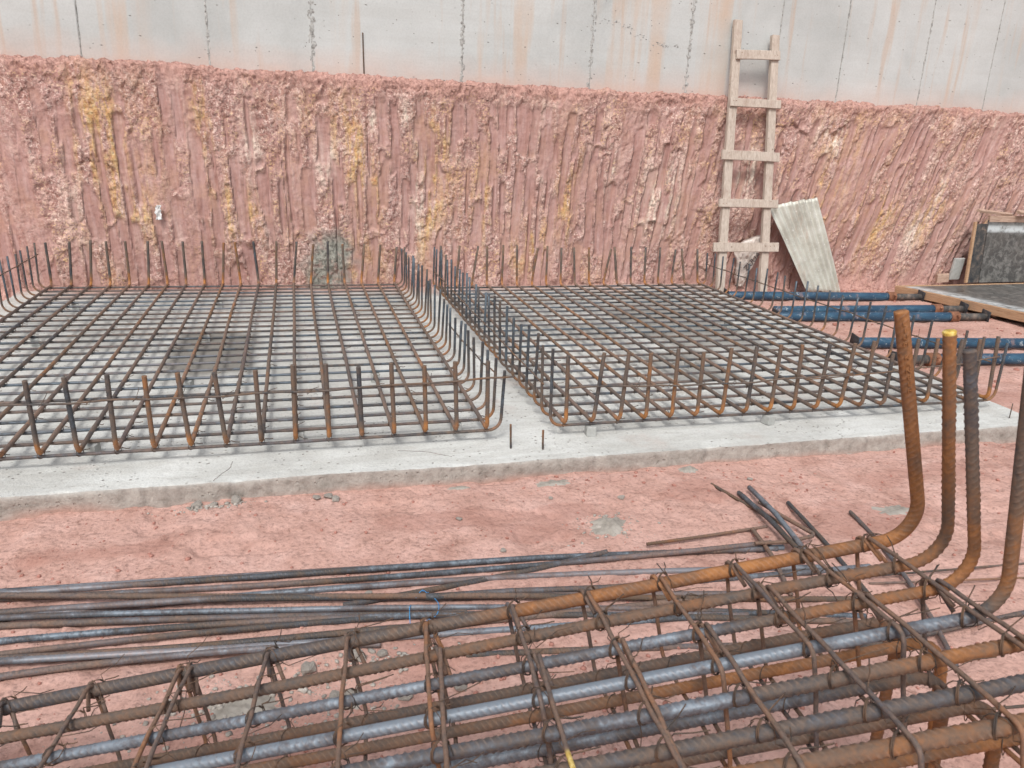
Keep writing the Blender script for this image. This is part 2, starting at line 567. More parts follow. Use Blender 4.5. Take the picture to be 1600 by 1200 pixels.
def mat_slab():
    k = NT('blinding_concrete')
    v = k.coord()
    c = k.ramp(k.noise(v, 1.7, 6, 0.62, 0.5), [(0.28, (0.43, 0.43, 0.41)), (0.5, (0.56, 0.57, 0.55)), (0.72, (0.66, 0.675, 0.66))])
    tr = k.ramp(k.noise(k.coord(scale=(0.5, 2.5, 1)), 4.5, 6, 0.65, 0.8), [(0.42, 0.35), (0.58, 0.0)])
    c = k.mix(tr, c, (0.37, 0.36, 0.33))
    red = k.ramp(k.noise(v, 2.8, 5, 0.62), [(0.58, 0.0), (0.72, 0.45)])
    c = k.mix(red, c, (0.46, 0.37, 0.33))
    pits = k.ramp(k.voro(v, 30), [(0.12, 0.9), (0.20, 0.0)])
    pm = k.ramp(k.noise(v, 5, 3), [(0.45, 0.0), (0.55, 1.0)])
    pit = k.math('MULTIPLY', pits, pm)
    c = k.mix(pit, c, (0.22, 0.205, 0.185))
    c = k.mix(k.attr('wet'), c, (0.235, 0.225, 0.205))
    c = k.mix(k.attr('side'), c, k.ramp(k.noise(v, 14, 6, 0.68), [(0.28, (0.24, 0.22, 0.195)), (0.5, (0.36, 0.33, 0.30)), (0.72, (0.43, 0.40, 0.365))]))
    c = k.mix(k.attr('soil'), c, (0.44, 0.26, 0.21))
    fine = k.noise(v, 85, 5, 0.72)
    c = k.mix(0.6, c, k.ramp(fine, [(0.3, 0.78), (0.55, 1.04)]), 'MULTIPLY')
    h = k.math('SUBTRACT', k.math('ADD', fine, k.math('MULTIPLY', k.noise(v, 12, 6, 0.65), 1.4)), k.math('MULTIPLY', pit, 1.2))
    return k.done(c, 0.9, 0, k.bump(h, 0.006, 0.7), 0.2)

NEAR_PAL = [(0.0, (0.16, 0.20, 0.24)), (0.14, (0.085, 0.10, 0.12)), (0.28, (0.055, 0.056, 0.060)), (0.42, (0.088, 0.070, 0.058)), (0.62, (0.135, 0.082, 0.053)), (0.82, (0.22, 0.095, 0.035)), (1.0, (0.34, 0.145, 0.045))]
FAR_PAL = [(0.0, (0.10, 0.125, 0.15)), (0.2, (0.055, 0.058, 0.064)), (0.42, (0.125, 0.10, 0.085)), (0.62, (0.16, 0.105, 0.073)), (0.8, (0.27, 0.125, 0.052)), (1.0, (0.40, 0.175, 0.055))]
def mat_rebar(name, scale_fleck=90, pal=NEAR_PAL):
    k = NT(name)
    v = k.coord()
    n1 = k.noise(v, 14, 6, 0.68)
    n2 = k.noise(v, scale_fleck, 5, 0.7)
    rnd = k.node('ShaderNodeObjectInfo').outputs['Random']
    r = k.math('ADD', k.attr('rust'), k.math('MULTIPLY', k.math('SUBTRACT', n1, 0.5), 0.85))
    r = k.math('ADD', r, k.math('MULTIPLY', k.math('SUBTRACT', n2, 0.5), 0.45))
    r = k.math('ADD', r, k.math('MULTIPLY', k.math('SUBTRACT', rnd, 0.5), 0.16), True)
    c = k.ramp(r, pal)
    c = k.mix(k.math('MULTIPLY', k.attr('rib'), 0.45), c, k.mix(0.5, c, (0.42, 0.33, 0.27), 'MIX'))  # rib tops tinted lighter: highlight along the raised ribs painted into the colour
    c = k.mix(k.math('MULTIPLY', k.attr('dust'), k.ramp(n2, [(0.3, 0.3), (0.6, 1.0)])), c, (0.36, 0.24, 0.20))
    c = k.mix(k.attr('yellow'), c, k.ramp(n2, [(0.3, (0.35, 0.19, 0.04)), (0.5, (0.60, 0.42, 0.09)), (0.65, (0.75, 0.60, 0.22))]))
    ro = k.ramp(r, [(0.0, 0.48), (0.35, 0.66), (0.7, 0.88)])
    me = k.ramp(r, [(0.0, 0.25), (0.35, 0.1), (0.6, 0.0)])
    h = k.math('ADD', n2, k.math('MULTIPLY', n1, 0.5))
    return k.done(c, ro, me, k.bump(h, 0.0022, 0.55), 0.28)

def mat_wire():
    k = NT('tie_wire_steel')
    v = k.coord()
    c = k.ramp(k.noise(v, 30, 3), [(0.35, (0.055, 0.045, 0.04)), (0.6, (0.14, 0.085, 0.055))])
    return k.done(c, 0.7, 0.3)

def mat_wood(name, c0, c1, c2, stretch, stain=0.5):
    k = NT(name)
    v = k.coord(scale=stretch)
    g = k.noise(v, 9, 6, 0.65, 1.2)
    c = k.ramp(g, [(0.3, c0), (0.5, c1), (0.72, c2)])
    iso = k.coord()
    d = k.ramp(k.noise(iso, 6, 6, 0.7), [(0.52, 0.0), (0.72, stain)])
    c = k.mix(d, c, (0.30, 0.19, 0.15))
    kn = k.ramp(k.voro(iso, 7), [(0.04, 0.7), (0.09, 0.0)])
    c = k.mix(kn, c, (0.18, 0.12, 0.09))
    return k.done(c, 0.85, 0, k.bump(k.math('ADD', g, k.math('MULTIPLY', k.noise(iso, 60, 4), 0.4)), 0.004, 0.6), 0.2)

def mat_prop():
    k = NT('blue_painted_steel')
    v = k.coord()
    n = k.noise(k.coord(scale=(0.5, 1.4, 1.4)), 9, 6, 0.68)
    c = k.ramp(n, [(0.3, (0.013, 0.040, 0.075)), (0.5, (0.019, 0.064, 0.118)), (0.66, (0.036, 0.105, 0.17))])
    sc = k.ramp(k.noise(v, 26, 6, 0.75), [(0.60, 0.0), (0.67, 0.85)])
    c = k.mix(sc, c, (0.45, 0.50, 0.52))
    mud = k.ramp(k.noise(v, 9, 6, 0.7), [(0.58, 0.0), (0.74, 0.6)])
    c = k.mix(mud, c, (0.40, 0.24, 0.19))
    return k.done(c, 0.5, 0.1, k.bump(k.noise(v, 40, 4), 0.003, 0.4))

def mat_simple(name, stops, scale=20, rough=0.85, metal=0.0, bumpd=0.004, spec=0.3):
    k = NT(name)
    v = k.coord()
    n = k.noise(v, scale, 6, 0.66, 0.3)
    c = k.ramp(n, stops)
    return k.done(c, rough, metal, k.bump(k.noise(v, scale * 3, 5, 0.7), bumpd, 0.7), spec)

def mat_sheet():
    k = NT('galvanised_sheet')
    v = k.coord()
    c = k.ramp(k.noise(v, 5, 6, 0.65), [(0.3, (0.42, 0.41, 0.36)), (0.5, (0.56, 0.56, 0.50)), (0.7, (0.68, 0.69, 0.64))])
    d = k.ramp(k.noise(k.coord(scale=(1, 1, 0.25)), 8, 6, 0.7), [(0.55, 0.0), (0.7, 0.65)])
    c = k.mix(d, c, (0.50, 0.38, 0.30))
    sp = k.ramp(k.noise(v, 45, 5, 0.7), [(0.62, 0.0), (0.68, 0.7)])
    c = k.mix(sp, c, (0.74, 0.74, 0.72))
    return k.done(c, 0.55, 0.35, k.bump(k.noise(v, 30, 4), 0.003, 0.4))

def mat_film():
    """black film-faced plywood carrying grey dried cement scabs; 'resid' marks where the pour left a pale skin"""
    k = NT('film_faced_ply')
    v = k.coord()
    n = k.noise(v, 16, 7, 0.72, 0.6)
    sc = k.ramp(n, [(0.44, 0.0), (0.62, 0.7)])
    c = k.mix(sc, (0.065, 0.064, 0.062), (0.23, 0.225, 0.21))
    c = k.mix(k.ramp(k.noise(v, 2.2, 5, 0.6), [(0.45, 0.0), (0.65, 0.55)]), c, (0.12, 0.11, 0.10))
    pale = k.math('MULTIPLY', k.attr('resid'), k.ramp(k.noise(v, 11, 5, 0.7), [(0.36, 0.05), (0.52, 1.0)]), True)
    c = k.mix(pale, c, (0.52, 0.56, 0.57))
    return k.done(c, k.ramp(n, [(0.4, 0.28), (0.65, 0.6)]), 0, k.bump(n, 0.004, 0.7))

M = dict(
    ground=mat_ground(), bank=mat_bank(), wall=mat_wall(), joint=mat_joint(), slab=mat_slab(),
    rebar=mat_rebar('ribbed_steel'), rebar_mark=mat_simple('raised_rust', [(0.3, (0.22, 0.095, 0.035)), (0.6, (0.34, 0.16, 0.07)), (0.8, (0.42, 0.24, 0.13))], 60, 0.85),
    rebar_far=mat_rebar('ribbed_steel_mat', 45, FAR_PAL), wire=mat_wire(),
    wood=mat_wood('weathered_pine', (0.36, 0.295, 0.245), (0.48, 0.41, 0.35), (0.57, 0.51, 0.45), (6, 6, 0.5), 0.4),
    ply=mat_wood('plywood_edge', (0.30, 0.17, 0.10), (0.44, 0.28, 0.17), (0.56, 0.40, 0.27), (2, 0.6, 30), 0.4),
    batten=mat_wood('dirty_batten', (0.30, 0.20, 0.15), (0.44, 0.31, 0.24), (0.54, 0.41, 0.33), (0.6, 6, 6), 0.5),
    prop=mat_prop(), sheet=mat_sheet(), film=mat_film(),
    propinner=mat_simple('muddy_steel', [(0.3, (0.035, 0.04, 0.048)), (0.5, (0.085, 0.083, 0.08)), (0.72, (0.26, 0.20, 0.165))], 14, 0.7, 0.3),
    rustnut=mat_simple('rusty_casting', [(0.3, (0.11, 0.05, 0.03)), (0.6, (0.26, 0.12, 0.07)), (0.8, (0.38, 0.22, 0.15))], 22, 0.85),
    plate=mat_simple('dark_plate', [(0.3, (0.025, 0.027, 0.032)), (0.6, (0.07, 0.07, 0.075)), (0.8, (0.22, 0.16, 0.13))], 18, 0.6, 0.3),
    mortar=mat_simple('spilt_mortar', [(0.3, (0.20, 0.18, 0.155)), (0.5, (0.32, 0.295, 0.26)), (0.72, (0.42, 0.385, 0.345))], 12, 0.95, 0, 0.008, 0.15),
    spacer=mat_simple('spacer_concrete', [(0.3, (0.34, 0.345, 0.33)), (0.7, (0.46, 0.47, 0.455))], 20, 0.9, 0, 0.003, 0.2),
    stone=mat_simple('grey_stone', [(0.3, (0.22, 0.20, 0.18)), (0.5, (0.36, 0.33, 0.295)), (0.72, (0.50, 0.46, 0.42))], 16, 0.92, 0, 0.006, 0.15),
    clod=mat_simple('red_clod', [(0.3, (0.26, 0.115, 0.09)), (0.55, (0.43, 0.215, 0.175)), (0.75, (0.55, 0.33, 0.28))], 14, 0.95, 0, 0.006, 0.1),
    twine=mat_simple('blue_twine', [(0.3, (0.03, 0.20, 0.48)), (0.7, (0.08, 0.34, 0.66))], 40, 0.6),
    sack=mat_simple('woven_sack', [(0.3, (0.50, 0.42, 0.37)), (0.5, (0.66, 0.60, 0.55)), (0.7, (0.76, 0.73, 0.70))], 12, 0.8, 0, 0.004),
    ink=mat_simple('sack_ink', [(0.3, (0.06, 0.05, 0.06)), (0.7, (0.16, 0.13, 0.13))], 40, 0.8),
    white=mat_simple('white_scrap', [(0.3, (0.62, 0.62, 0.62)), (0.7, (0.80, 0.80, 0.79))], 20, 0.7),
    tape=mat_simple('pink_scrap', [(0.3, (0.42, 0.20, 0.18)), (0.7, (0.58, 0.32, 0.30))], 20, 0.7),
)
# ------------------------------------------------------------------ ground
DAMP = [(0.55, 2.86, .30, .10), (0.85, 2.72, .22, .09), (1.75, 2.95, .25, .10), (-0.75, 2.86, .35, .07), (2.35, 2.55, .35, .16),
        (1.05, 2.85, .18, .08), (3.0, 2.9, .5, .12), (-0.2, 1.75, .5, .2), (0.35, 2.0, .3, .12), (4.6, 3.9, .5, .2), (5.2, 5.6, .7, .15)]

def ground_h(x, y):
    x = np.asarray(x, float); y = np.asarray(y, float)
    h = 0.014 * fbm(x * 0.9, y * 0.9, 3, 3) + 0.0075 * fbm(x * 4.5, y * 4.5, 4, 8)
    lump, _ = cells(x * 17 + 0.6 * vnoise(x * 9, y * 9, 4), y * 17, 41, 0.8)
    patch = sstep(0.0, 0.35, fbm(x * 2.1, y * 2.1, 3, 77))
    h = h + 0.010 * patch * lump + 0.0035 * fbm(x * 26, y * 26, 3, 51)
    # shallow hollows and boot scuffs
    h = h - 0.014 * sstep(0.2, 0.5, fbm(x * 3.4 + 5, y * 4.6, 3, 19)) + 0.006 * np.abs(fbm(x * 7, y * 9, 3, 29))
    return h

def make_ground():
    xs = np.concatenate([np.linspace(-42, -3.2, 22), np.arange(-3.0, -1.9, 0.05), np.arange(-1.9, 3.6, 0.0125), np.arange(3.6, 9.0, 0.03), np.linspace(9.2, 46, 22)])
    ys = np.concatenate([np.linspace(-40, 0.4, 24), np.arange(0.6, 1.1, 0.04), np.arange(1.1, 3.40, 0.0125), np.arange(3.40, 8.0, 0.035), np.linspace(8.3, 48, 14)])
    X, Y = np.meshgrid(xs, ys)
    Z = ground_h(X, Y)
    d = np.zeros_like(X)
    for (cx, cy, rx, ry) in DAMP:
        q = ((X - cx) / rx) ** 2 + ((Y - cy) / ry) ** 2 + 1.1 * fbm(X * 7, Y * 7, 3, 91)
        d = np.maximum(d, 1 - sstep(0.2, 1.2, q))
    nx = len(xs); ny = len(ys)
    i = np.arange(ny - 1)[:, None] * nx; j = np.arange(nx - 1)[None, :]
    Q = np.stack([i + j, i + j + 1, i + nx + j + 1, i + nx + j], -1).reshape(-1, 4)
    g = Geo(); g.add(np.stack([X, Y, Z], -1).reshape(-1, 3), Q, damp=d.ravel())
    o = obj('ground', g, M['ground'])
    tag(o, kind='structure')
make_ground()

def gz(x, y):
    return float(ground_h(np.array([x]), np.array([y]))[0])

# ------------------------------------------------------------------ cut earth bank
def slant(x):
    return np.interp(x, [-3, -1.5, 1, 3, 5, 6.5, 9], [-0.10, -0.07, -0.02, 0.10, 0.2, 0.34, 0.36])

OCHRE = [(0.55, 1.25, .16, .55), (0.72, 0.95, .10, .4), (1.30, 1.35, .17, .5), (1.22, .75, .10, .4), (-1.55, 1.35, .18, .4), (-0.75, 1.55, .1, .35),
         (5.75, 1.15, .30, .45), (6.15, .75, .3, .35), (-0.45, .75, .2, .25), (.60, .35, .15, .22), (2.2, .45, .2, .3), (-1.35, .9, .2, .3), (1.75, 1.1, .07, .5), (2.6, .9, .1, .4), (6.9, .8, .2, .3)]
PALE = [(7.05, 1.15, .035, .42), (6.75, .62, .09, .18), (1.12, .95, .05, .5), (2.25, 1.55, .03, .22), (2.38, 1.2, .035, .12), (3.05, 1.15, .04, .2), (5.55, 1.55, .22, .18), (4.55, 1.2, .14, .3),
        (3.6, .95, .25, .35), (-.35, 1.35, .07, .22), (1.02, 1.65, .04, .1), (.72, 1.6, .04, .1), (.3, 1.2, .1, .2)]

def make_bank():
    xs = np.concatenate([np.linspace(-20, -3.4, 20), np.arange(-3.2, 9.3, 0.0115), np.linspace(9.5, 26, 20)])
    zf = np.arange(-0.06, 1.945, 0.0115)
    nl = 16
    X, Pm = np.meshgrid(xs, np.arange(len(zf) + nl))
    Zb = np.concatenate([zf, np.full(nl, zf[-1])])[Pm]
    led = np.concatenate([np.zeros(len(zf)), np.linspace(0.012, 0.19, nl)])[Pm]
    sl = slant(X)
    s = X - sl * (Zb - 1.0)
    t = Zb + led
    # bucket-tooth grooves
    G = np.zeros_like(X); GD = np.zeros_like(X)
    r = np.random.default_rng(5)
    sk = -3.4
    while sk < 9.6:
        sk += r.uniform(0.04, 0.15)
        wv = r.uniform(0.010, 0.034); dp = r.uniform(0.003, 0.013)
        z1 = r.uniform(1.15, 1.88); z0 = max(-0.1, z1 - r.uniform(0.45, 1.6))
        cols = np.abs(xs - sk) < 0.75
        ss = s[:, cols]; zz = Zb[:, cols]
        wob = 0.018 * (vnoise(zz * 2.1 + sk * 7, zz * 0 + sk * 3, 2) - 0.5)
        q = (ss - sk - wob) / (wv * (0.75 + 0.5 * vnoise(zz * 3 + sk, zz * 0, 6)))
        ends = sstep(z0, z0 + 0.4, zz) * (1 - sstep(z1 - 0.3, z1, zz))
        q = q / np.sqrt(np.maximum(ends, 0.02))
        g = np.exp(-np.clip(q, -9, 9) ** 4) * np.sqrt(ends)
        brk = sstep(-0.35, 0.05, fbm(ss * 5, zz * 3.2, 3, int(abs(sk) * 97)))
        g = g * brk
        G[:, cols] = np.maximum(G[:, cols], g)
        GD[:, cols] = np.maximum(GD[:, cols], dp * g)
        # squeezed-up rim at one side
        rim = np.exp(-((q - 1.5) / 0.5) ** 2) * ends * 0.4 * dp * brk
        GD[:, cols] -= rim
    # broad smeared strips
    smear = sstep(0.25, 0.55, fbm(s * 3.2, t * 0.9, 4, 101)) * 0.6
    # parallel bucket scrapes: each strip is either slid smooth or torn
    qs = s / 0.105 + 1.1 * fbm(s * 2.3, t * 0.5, 3, 201) + 0.35 * vnoise(t * 1.7, s * 2.1, 202)
    si = np.floor(qs); su_ = qs - si
    zt = t / (0.45 + 0.5 * _hash(si, si * 0 + 5, 9)) + 9 * _hash(si, si * 0 + 3, 7) + 0.35 * fbm(s * 7, t * 5, 3, 203)
    sj = np.floor(zt); sv_ = zt - sj
    smo = sstep(0.50, 0.68, _hash(si, sj, 11) + 0.25 * fbm(s * 4, t * 3, 3, 205)) * sstep(0.0, 0.10, sv_) * (1 - sstep(0.82, 1.0, sv_)) * (1 - sstep(1.72, 1.86, Zb))
    prof = 4 * su_ * (1 - su_)
    strip = smo * sstep(0.0, 0.5, prof + 0.5 * fbm(s * 18, t * 6, 3, 207))
    GD += smo * prof * (0.002 + 0.007 * _hash(si, sj, 13)) + (_hash(si, sj, 17) - 0.5) * 0.005 * (1 - sstep(1.7, 1.85, Zb))
    smear = np.maximum(smear, 0.9 * strip)
    flat = np.clip(np.maximum(G, smear), 0, 1)
    wx = 0.05 * fbm(s * 6, t * 6, 3, 61); wz = 0.05 * fbm(s * 6, t * 6, 3, 67)
    c1, id1 = cells((s + wx) * 6.5, (t + wz) * 4.0, 3, 1.1)
    c2, id2 = cells((s + wx * .6) * 17, (t + wz * .6) * 11, 13, 1.2)
    c3, id3 = cells((s + wx * .3) * 42, (t + wz * .3) * 30, 29, 1.2)
    rid = 1 - np.abs(fbm(s * 11, t * 3.0, 4, 23)) * 2
    disp = 0.04 * fbm(s * 1.6, t * 1.1, 3, 7)
    chunk = sstep(3.2, 3.7, X) * (1 - sstep(5.5, 6.0, X)) * 0.8 + 0.55
    disp += (1 - 0.85 * flat) * (0.026 * chunk * c1 + 0.0115 * c2 + 0.0075 * c3 + 0.010 * rid + 0.011 * fbm(s * 34, t * 20, 3, 37))
    disp += -GD + 0.0035 * fbm(s * 75, t * 2.5, 3, 231) + 0.006 * flat * fbm(s * 9, t * 5, 3, 233)
    lip = sstep(1.74, 1.90, Zb)
    cl, _ = cells(X * 24, (t) * 24, 71, 1.0)
    disp += lip * (0.022 * fbm(X * 5, t * 5, 4, 83) + 0.012 * cl) * (1 - sstep(0.05, 0.19, led))
    foot = np.exp(-np.clip(Zb, 0, 9) / 0.05) * (0.05 + 0.05 * fbm(X * 2.2, X * 0 + .5, 3, 15)) + np.exp(-np.clip(Zb, 0, 9) / 0.03) * 0.03 * c2
    disp += foot
    top = (0.022 * fbm(X * 3, led * 9, 3, 87) + 0.022 * fbm(X * 9, led * 12 + Zb, 3, 88) + 0.02 * cl) * sstep(1.6, 1.94, Zb) + 0.02 * fbm(X * 0.8, X * 0, 2, 5) * sstep(0.9, 1.9, Zb)
    Y = 7.47 + 0.055 * Zb + led - disp
    Z = Zb + top + 0.25 * disp * sstep(0.0, 0.03, led) + np.where(led > 0, 0.03 * sstep(0, 0.1, led), 0)
    och = np.zeros_like(X); pal = np.zeros_like(X)
    for (cx, cz, rx, rz) in OCHRE:
        och = np.maximum(och, np.exp(-((X - cx - sl * (Zb - cz)) / rx) ** 2 - ((Zb - cz) / rz) ** 2))
    och = np.clip(och * 1.35 + 0.45 * fbm(s * 3.1, t * 1.2, 3, 121), 0, 1)
    for (cx, cz, rx, rz) in PALE:
        pal = np.maximum(pal, np.exp(-((X - cx - sl * (Zb - cz)) / rx) ** 2 - ((Zb - cz) / rz) ** 2))
    pal = np.clip(pal * 1.1, 0, 1) * (1 - 0.6 * G) * sstep(0.25, 0.6, vnoise(s * 30, t * 4, 221) * 0.7 + 0.4 * vnoise(s * 70, t * 30, 223))
    och = och * (1 - 0.55 * flat) * sstep(0.25, 0.6, vnoise(s * 26, t * 2.2, 211) * 0.75 + 0.35 * vnoise(s * 60, t * 14, 213))
    slur = 1 - sstep(0.5, 1.15, np.sqrt(((X - 0.27) / 0.27) ** 2 + ((Zb - 0.30) / 0.36) ** 2) + 0.35 * fbm(X * 7, Zb * 7, 3, 131))
    loose = np.clip(np.maximum(sstep(1.80, 1.95, Zb + 0.1 * fbm(X * 3, Zb * 3, 3, 44)) * 0.85, (1 - sstep(0.02, 0.22, Zb + 0.08 * fbm(X * 2, Zb, 3, 46))) * 0.8), 0, 1)
    nx = len(xs); ny = X.shape[0]
    i = np.arange(ny - 1)[:, None] * nx; j = np.arange(nx - 1)[None, :]
    Q = np.stack([i + j, i + j + 1, i + nx + j + 1, i + nx + j], -1).reshape(-1, 4)
    g = Geo()
    g.add(np.stack([X, Y, Z], -1).reshape(-1, 3), Q, groove=np.clip(flat, 0, 1).ravel(), ochre=och.ravel(), pale=pal.ravel(), slurry=slur.ravel(),
          loose=loose.ravel(), su=s.ravel(), sv=t.ravel(), cell=(0.42 * id2 + 0.2 * id1 + 0.38 * id3).ravel())
    o = obj('earth_bank', g, M['bank'])
    tag(o, kind='structure')
make_bank()

# ------------------------------------------------------------------ concrete retaining wall of cast panels
WY = 7.72
def make_wall():
    t = thing('concrete_wall', (3.0, WY + 0.15, 1.6), 'tall grey cast concrete retaining wall with rust streaks above the red earth bank', 'wall')
    jx = [-14.0, -11.8, -9.6, -7.4, -5.2, -3.9, -2.72, -1.66, -0.66, 0.205, 1.56, 2.83, 3.86, 4.86, 5.64, 6.68, 7.58, 8.7, 9.8, 12.0, 14.2, 16.4, 18.6, 20.8]
    gap = 0.004
    for a, b in zip(jx[:-1], jx[1:]):
        g = Geo()
        dy = random.uniform(-0.004, 0.004)
        box(g, ((a + b) / 2, WY + 0.15 + dy, 3.9), (b - a - gap, 0.3, 4.8), bevel=0.006)
        obj('panel', g, M['wall'], t, smooth=False)
    for n_, x in enumerate(jx[1:-1]):
        # fins of grout that leaked through the shutter joint
        wj = 0.036 if n_ in (8, 9, 10, 11) else (0.014 if n_ in (7, 14) else 0.006)
        zz = np.arange(1.6, 6.3, 0.014 if -2 < x < 9 else 0.2)
        cols = np.array([-1, -0.5, 0, 0.5, 1.0])
        C_, Z_ = np.meshgrid(cols, zz)
        wv = wj * (0.55 + 0.9 * vnoise(Z_ * 9, Z_ * 0 + x, 3)) * (0.6 + 0.8 * vnoise(Z_ * 55, C_ * 0 + x, 9))
        drift = 0.004 * fbm(Z_ * 3, Z_ * 0 + x * 3, 2, 5)
        Y_ = WY + 0.0065 - np.where(np.abs(C_) > 0.9, 0.0, 0.017 * vnoise(Z_ * 50, C_ * 3 + x, 21))
        V = np.stack([x + drift + C_ * wv, Y_, Z_], -1).reshape(-1, 3)
        nx = len(cols)
        i = np.arange(len(zz) - 1)[:, None] * nx; j = np.arange(nx - 1)[None, :]
        Q = np.stack([i + j, i + j + 1, i + nx + j + 1, i + nx + j], -1).reshape(-1, 4)
        g = Geo(); g.add(V, Q)
        obj('joint', g, M['joint'], t)
    # honeycombed seam running obliquely across two panels
    g = Geo()
    pts = spline([(2.93, WY, 2.60), (3.15, WY, 2.56), (3.4, WY, 2.45), (3.6, WY, 2.40), (3.78, WY, 2.42)], 0.012)
    for p in pts:
        for _ in range(3):
            if random.random() < 0.3:
                q = p + np.array([random.gauss(0, .012), -0.0035, random.gauss(0, .016)])
                rr = random.uniform(.003, .009)
                box(g, q, (rr * 2.2, 0.004, rr), bevel=0.001)
    tag(obj('honeycomb_seam', g, M['joint'], t), kind='stuff')
make_wall()
g = Geo()
tube(g, resample([(0.655, WY - 0.006, 1.93), (0.648, WY - 0.006, 2.33)], 0.05), 0.006, 6, rust=0.45)
tag(obj('thin_rod', g, M['rebar'], loc=(0.655, WY - 0.006, 1.93)), 'thin dark rod standing upright against the grey concrete wall', 'rod')

# ------------------------------------------------------------------ blinding slab
SX0, SX1, SY0, SY1, SZ = -2.28, 4.07, 3.225, 7.40, 0.09
def make_slab():
    rc = 0.16
    xs = np.linspace(SX0, SX1, 560); ys = np.concatenate([np.linspace(SY0, SY0 + 0.04, 8)[:-1], np.linspace(SY0 + .04, SY0 + 0.5, 40)[:-1], np.linspace(SY0 + 0.5, SY1, 90)])
    X, Y = np.meshgrid(xs, ys)
    # round the front right corner
    cx, cy = SX1 - rc, SY0 + rc
    dx = np.clip(X - cx, 0, None) / rc; dy = np.clip(cy - Y, 0, None) / rc
    mx = np.maximum(dx, dy); ln = np.sqrt(dx * dx + dy * dy)
    k = np.where((dx > 0) & (dy > 0), mx / np.maximum(ln, 1e-6), 1.0)
    Xr = np.where((dx > 0) & (dy > 0), cx + dx * rc * k, X)
    Yr = np.where((dx > 0) & (dy > 0), cy - dy * rc * k, Y)
    edge = np.minimum(np.minimum(Y - SY0, SY1 - Y), np.minimum(X - SX0, SX1 - X))
    nearf = np.exp(-np.clip(Y - SY0, 0, None) / 0.012)
    chips = sstep(0.40, 0.62, vnoise(X * 6.1, X * 0 + 2.2, 12)) * vnoise(X * 40, Y * 40, 14)
    for (px, pw) in ((-0.48, .05), (-0.30, .02), (-0.98, .05), (1.95, .03), (2.9, .04)):
        chips = np.maximum(chips, np.exp(-((X - px) / pw) ** 2) * (1.4 + vnoise(X * 50, Y * 50, 24)))
    Zt = SZ + 0.006 * fbm(X * 1.3, Y * 1.3, 3, 2) + 0.0022 * fbm(X * 16, Y * 16, 3, 6) - 0.006 * nearf * chips
    Yr = Yr + nearf * (0.006 * fbm(X * 3.3, X * 0, 3, 9) + 0.007 * chips + 0.003 * fbm(X * 22, X * 0 + 3, 2, 19))
    Xr = Xr + np.exp(-np.abs(X - SX1) / 0.03) * 0.012 * fbm(Y * 4, Y * 0, 3, 10) + np.exp(-np.abs(X - SX0) / 0.05) * 0.06 * fbm(Y * 2, Y * 0, 3, 20)
    wet = np.zeros_like(X)
    for (qx, qy, rx, ry, am) in ((-0.55, 5.30, .30, .55, 1.0), (3.0, 5.6, .45, .75, .65), (2.5, 4.6, .30, .35, .6), (2.1, 5.5, .3, .4, .35), (-1.2, 5.6, .3, .3, .3), (3.2, 6.6, .4, .4, .35)):
        q = np.maximum(np.abs((X - qx) / rx), np.abs((Y - qy) / ry)) + 0.25 * fbm(X * 5, Y * 5, 3, 33)
        wet = np.maximum(wet, am * (1 - sstep(0.75, 1.1, q)))
    soil = (1 - sstep(0.0, 0.35, SY1 - Y + 0.25 * fbm(X * 3, Y * 3, 3, 55))) * 0.8
    nx = len(xs); ny = len(ys)
    i = np.arange(ny - 1)[:, None] * nx; j = np.arange(nx - 1)[None, :]
    Q = np.stack([i + j, i + j + 1, i + nx + j + 1, i + nx + j], -1).reshape(-1, 4)
    V = np.stack([Xr, Yr, Zt], -1)
    g = Geo(); g.add(V.reshape(-1, 3), Q, wet=wet.ravel(), side=0.0, soil=soil.ravel())
    # skirt: front, right, left and back edges as loops going down
    loop = np.concatenate([V[0, :], V[1:, -1], V[-1, -2::-1], V[-2:0:-1, 0]])
    nrm = np.concatenate([np.tile([0, -1., 0], (nx, 1)), np.tile([1., 0, 0], (ny - 1, 1)), np.tile([0, 1., 0], (nx - 1, 1)), np.tile([-1., 0, 0], (ny - 2, 1))])
    tl = np.cumsum(np.concatenate([[0], np.linalg.norm(np.diff(loop, axis=0), axis=1)]))
    rows = []
    zs = np.linspace(0, 1, 9)
    for z in zs:
        R = loop.copy()
        R[:, 2] = loop[:, 2] * (1 - z) + (-0.03) * z
        out = 0.001 + 0.004 * z + 0.007 * fbm(tl * 5, tl * 0 + z * 1.5, 4, 66) * (z > 0) + 0.005 * fbm(tl * 40, tl * 0 + z * 7, 2, 67) * (z > 0)
        R[:, :2] += nrm[:, :2] * (out * (z > 0))[:, None]
        rows.append(R)
    Rv = np.array(rows); n = len(loop)
    i = np.arange(len(zs) - 1)[:, None] * n; j = np.arange(n)[None, :]; j2 = (j + 1) % n
    Qs = np.stack([i + j, i + n + j, i + n + j2, i + j2], -1).reshape(-1, 4)
    zz = np.repeat(zs, n)
    so = np.clip(sstep(0.5, 0.95, zz + 0.35 * fbm(np.tile(tl, len(zs)) * 3, zz, 3, 68)), 0, 1) * 0.8
    g.add(Rv.reshape(-1, 3), Qs, wet=0.0, side=np.where(zz > 0.0, 1.0, 0.6), soil=so)
    o = obj('concrete_slab', g, M['slab'], loc=(0.9, 5.3, 0.0))
    tag(o, 'thin pale grey concrete blinding slab carrying both rebar mats', 'slab')
    # hairline cracks
    gc = Geo()
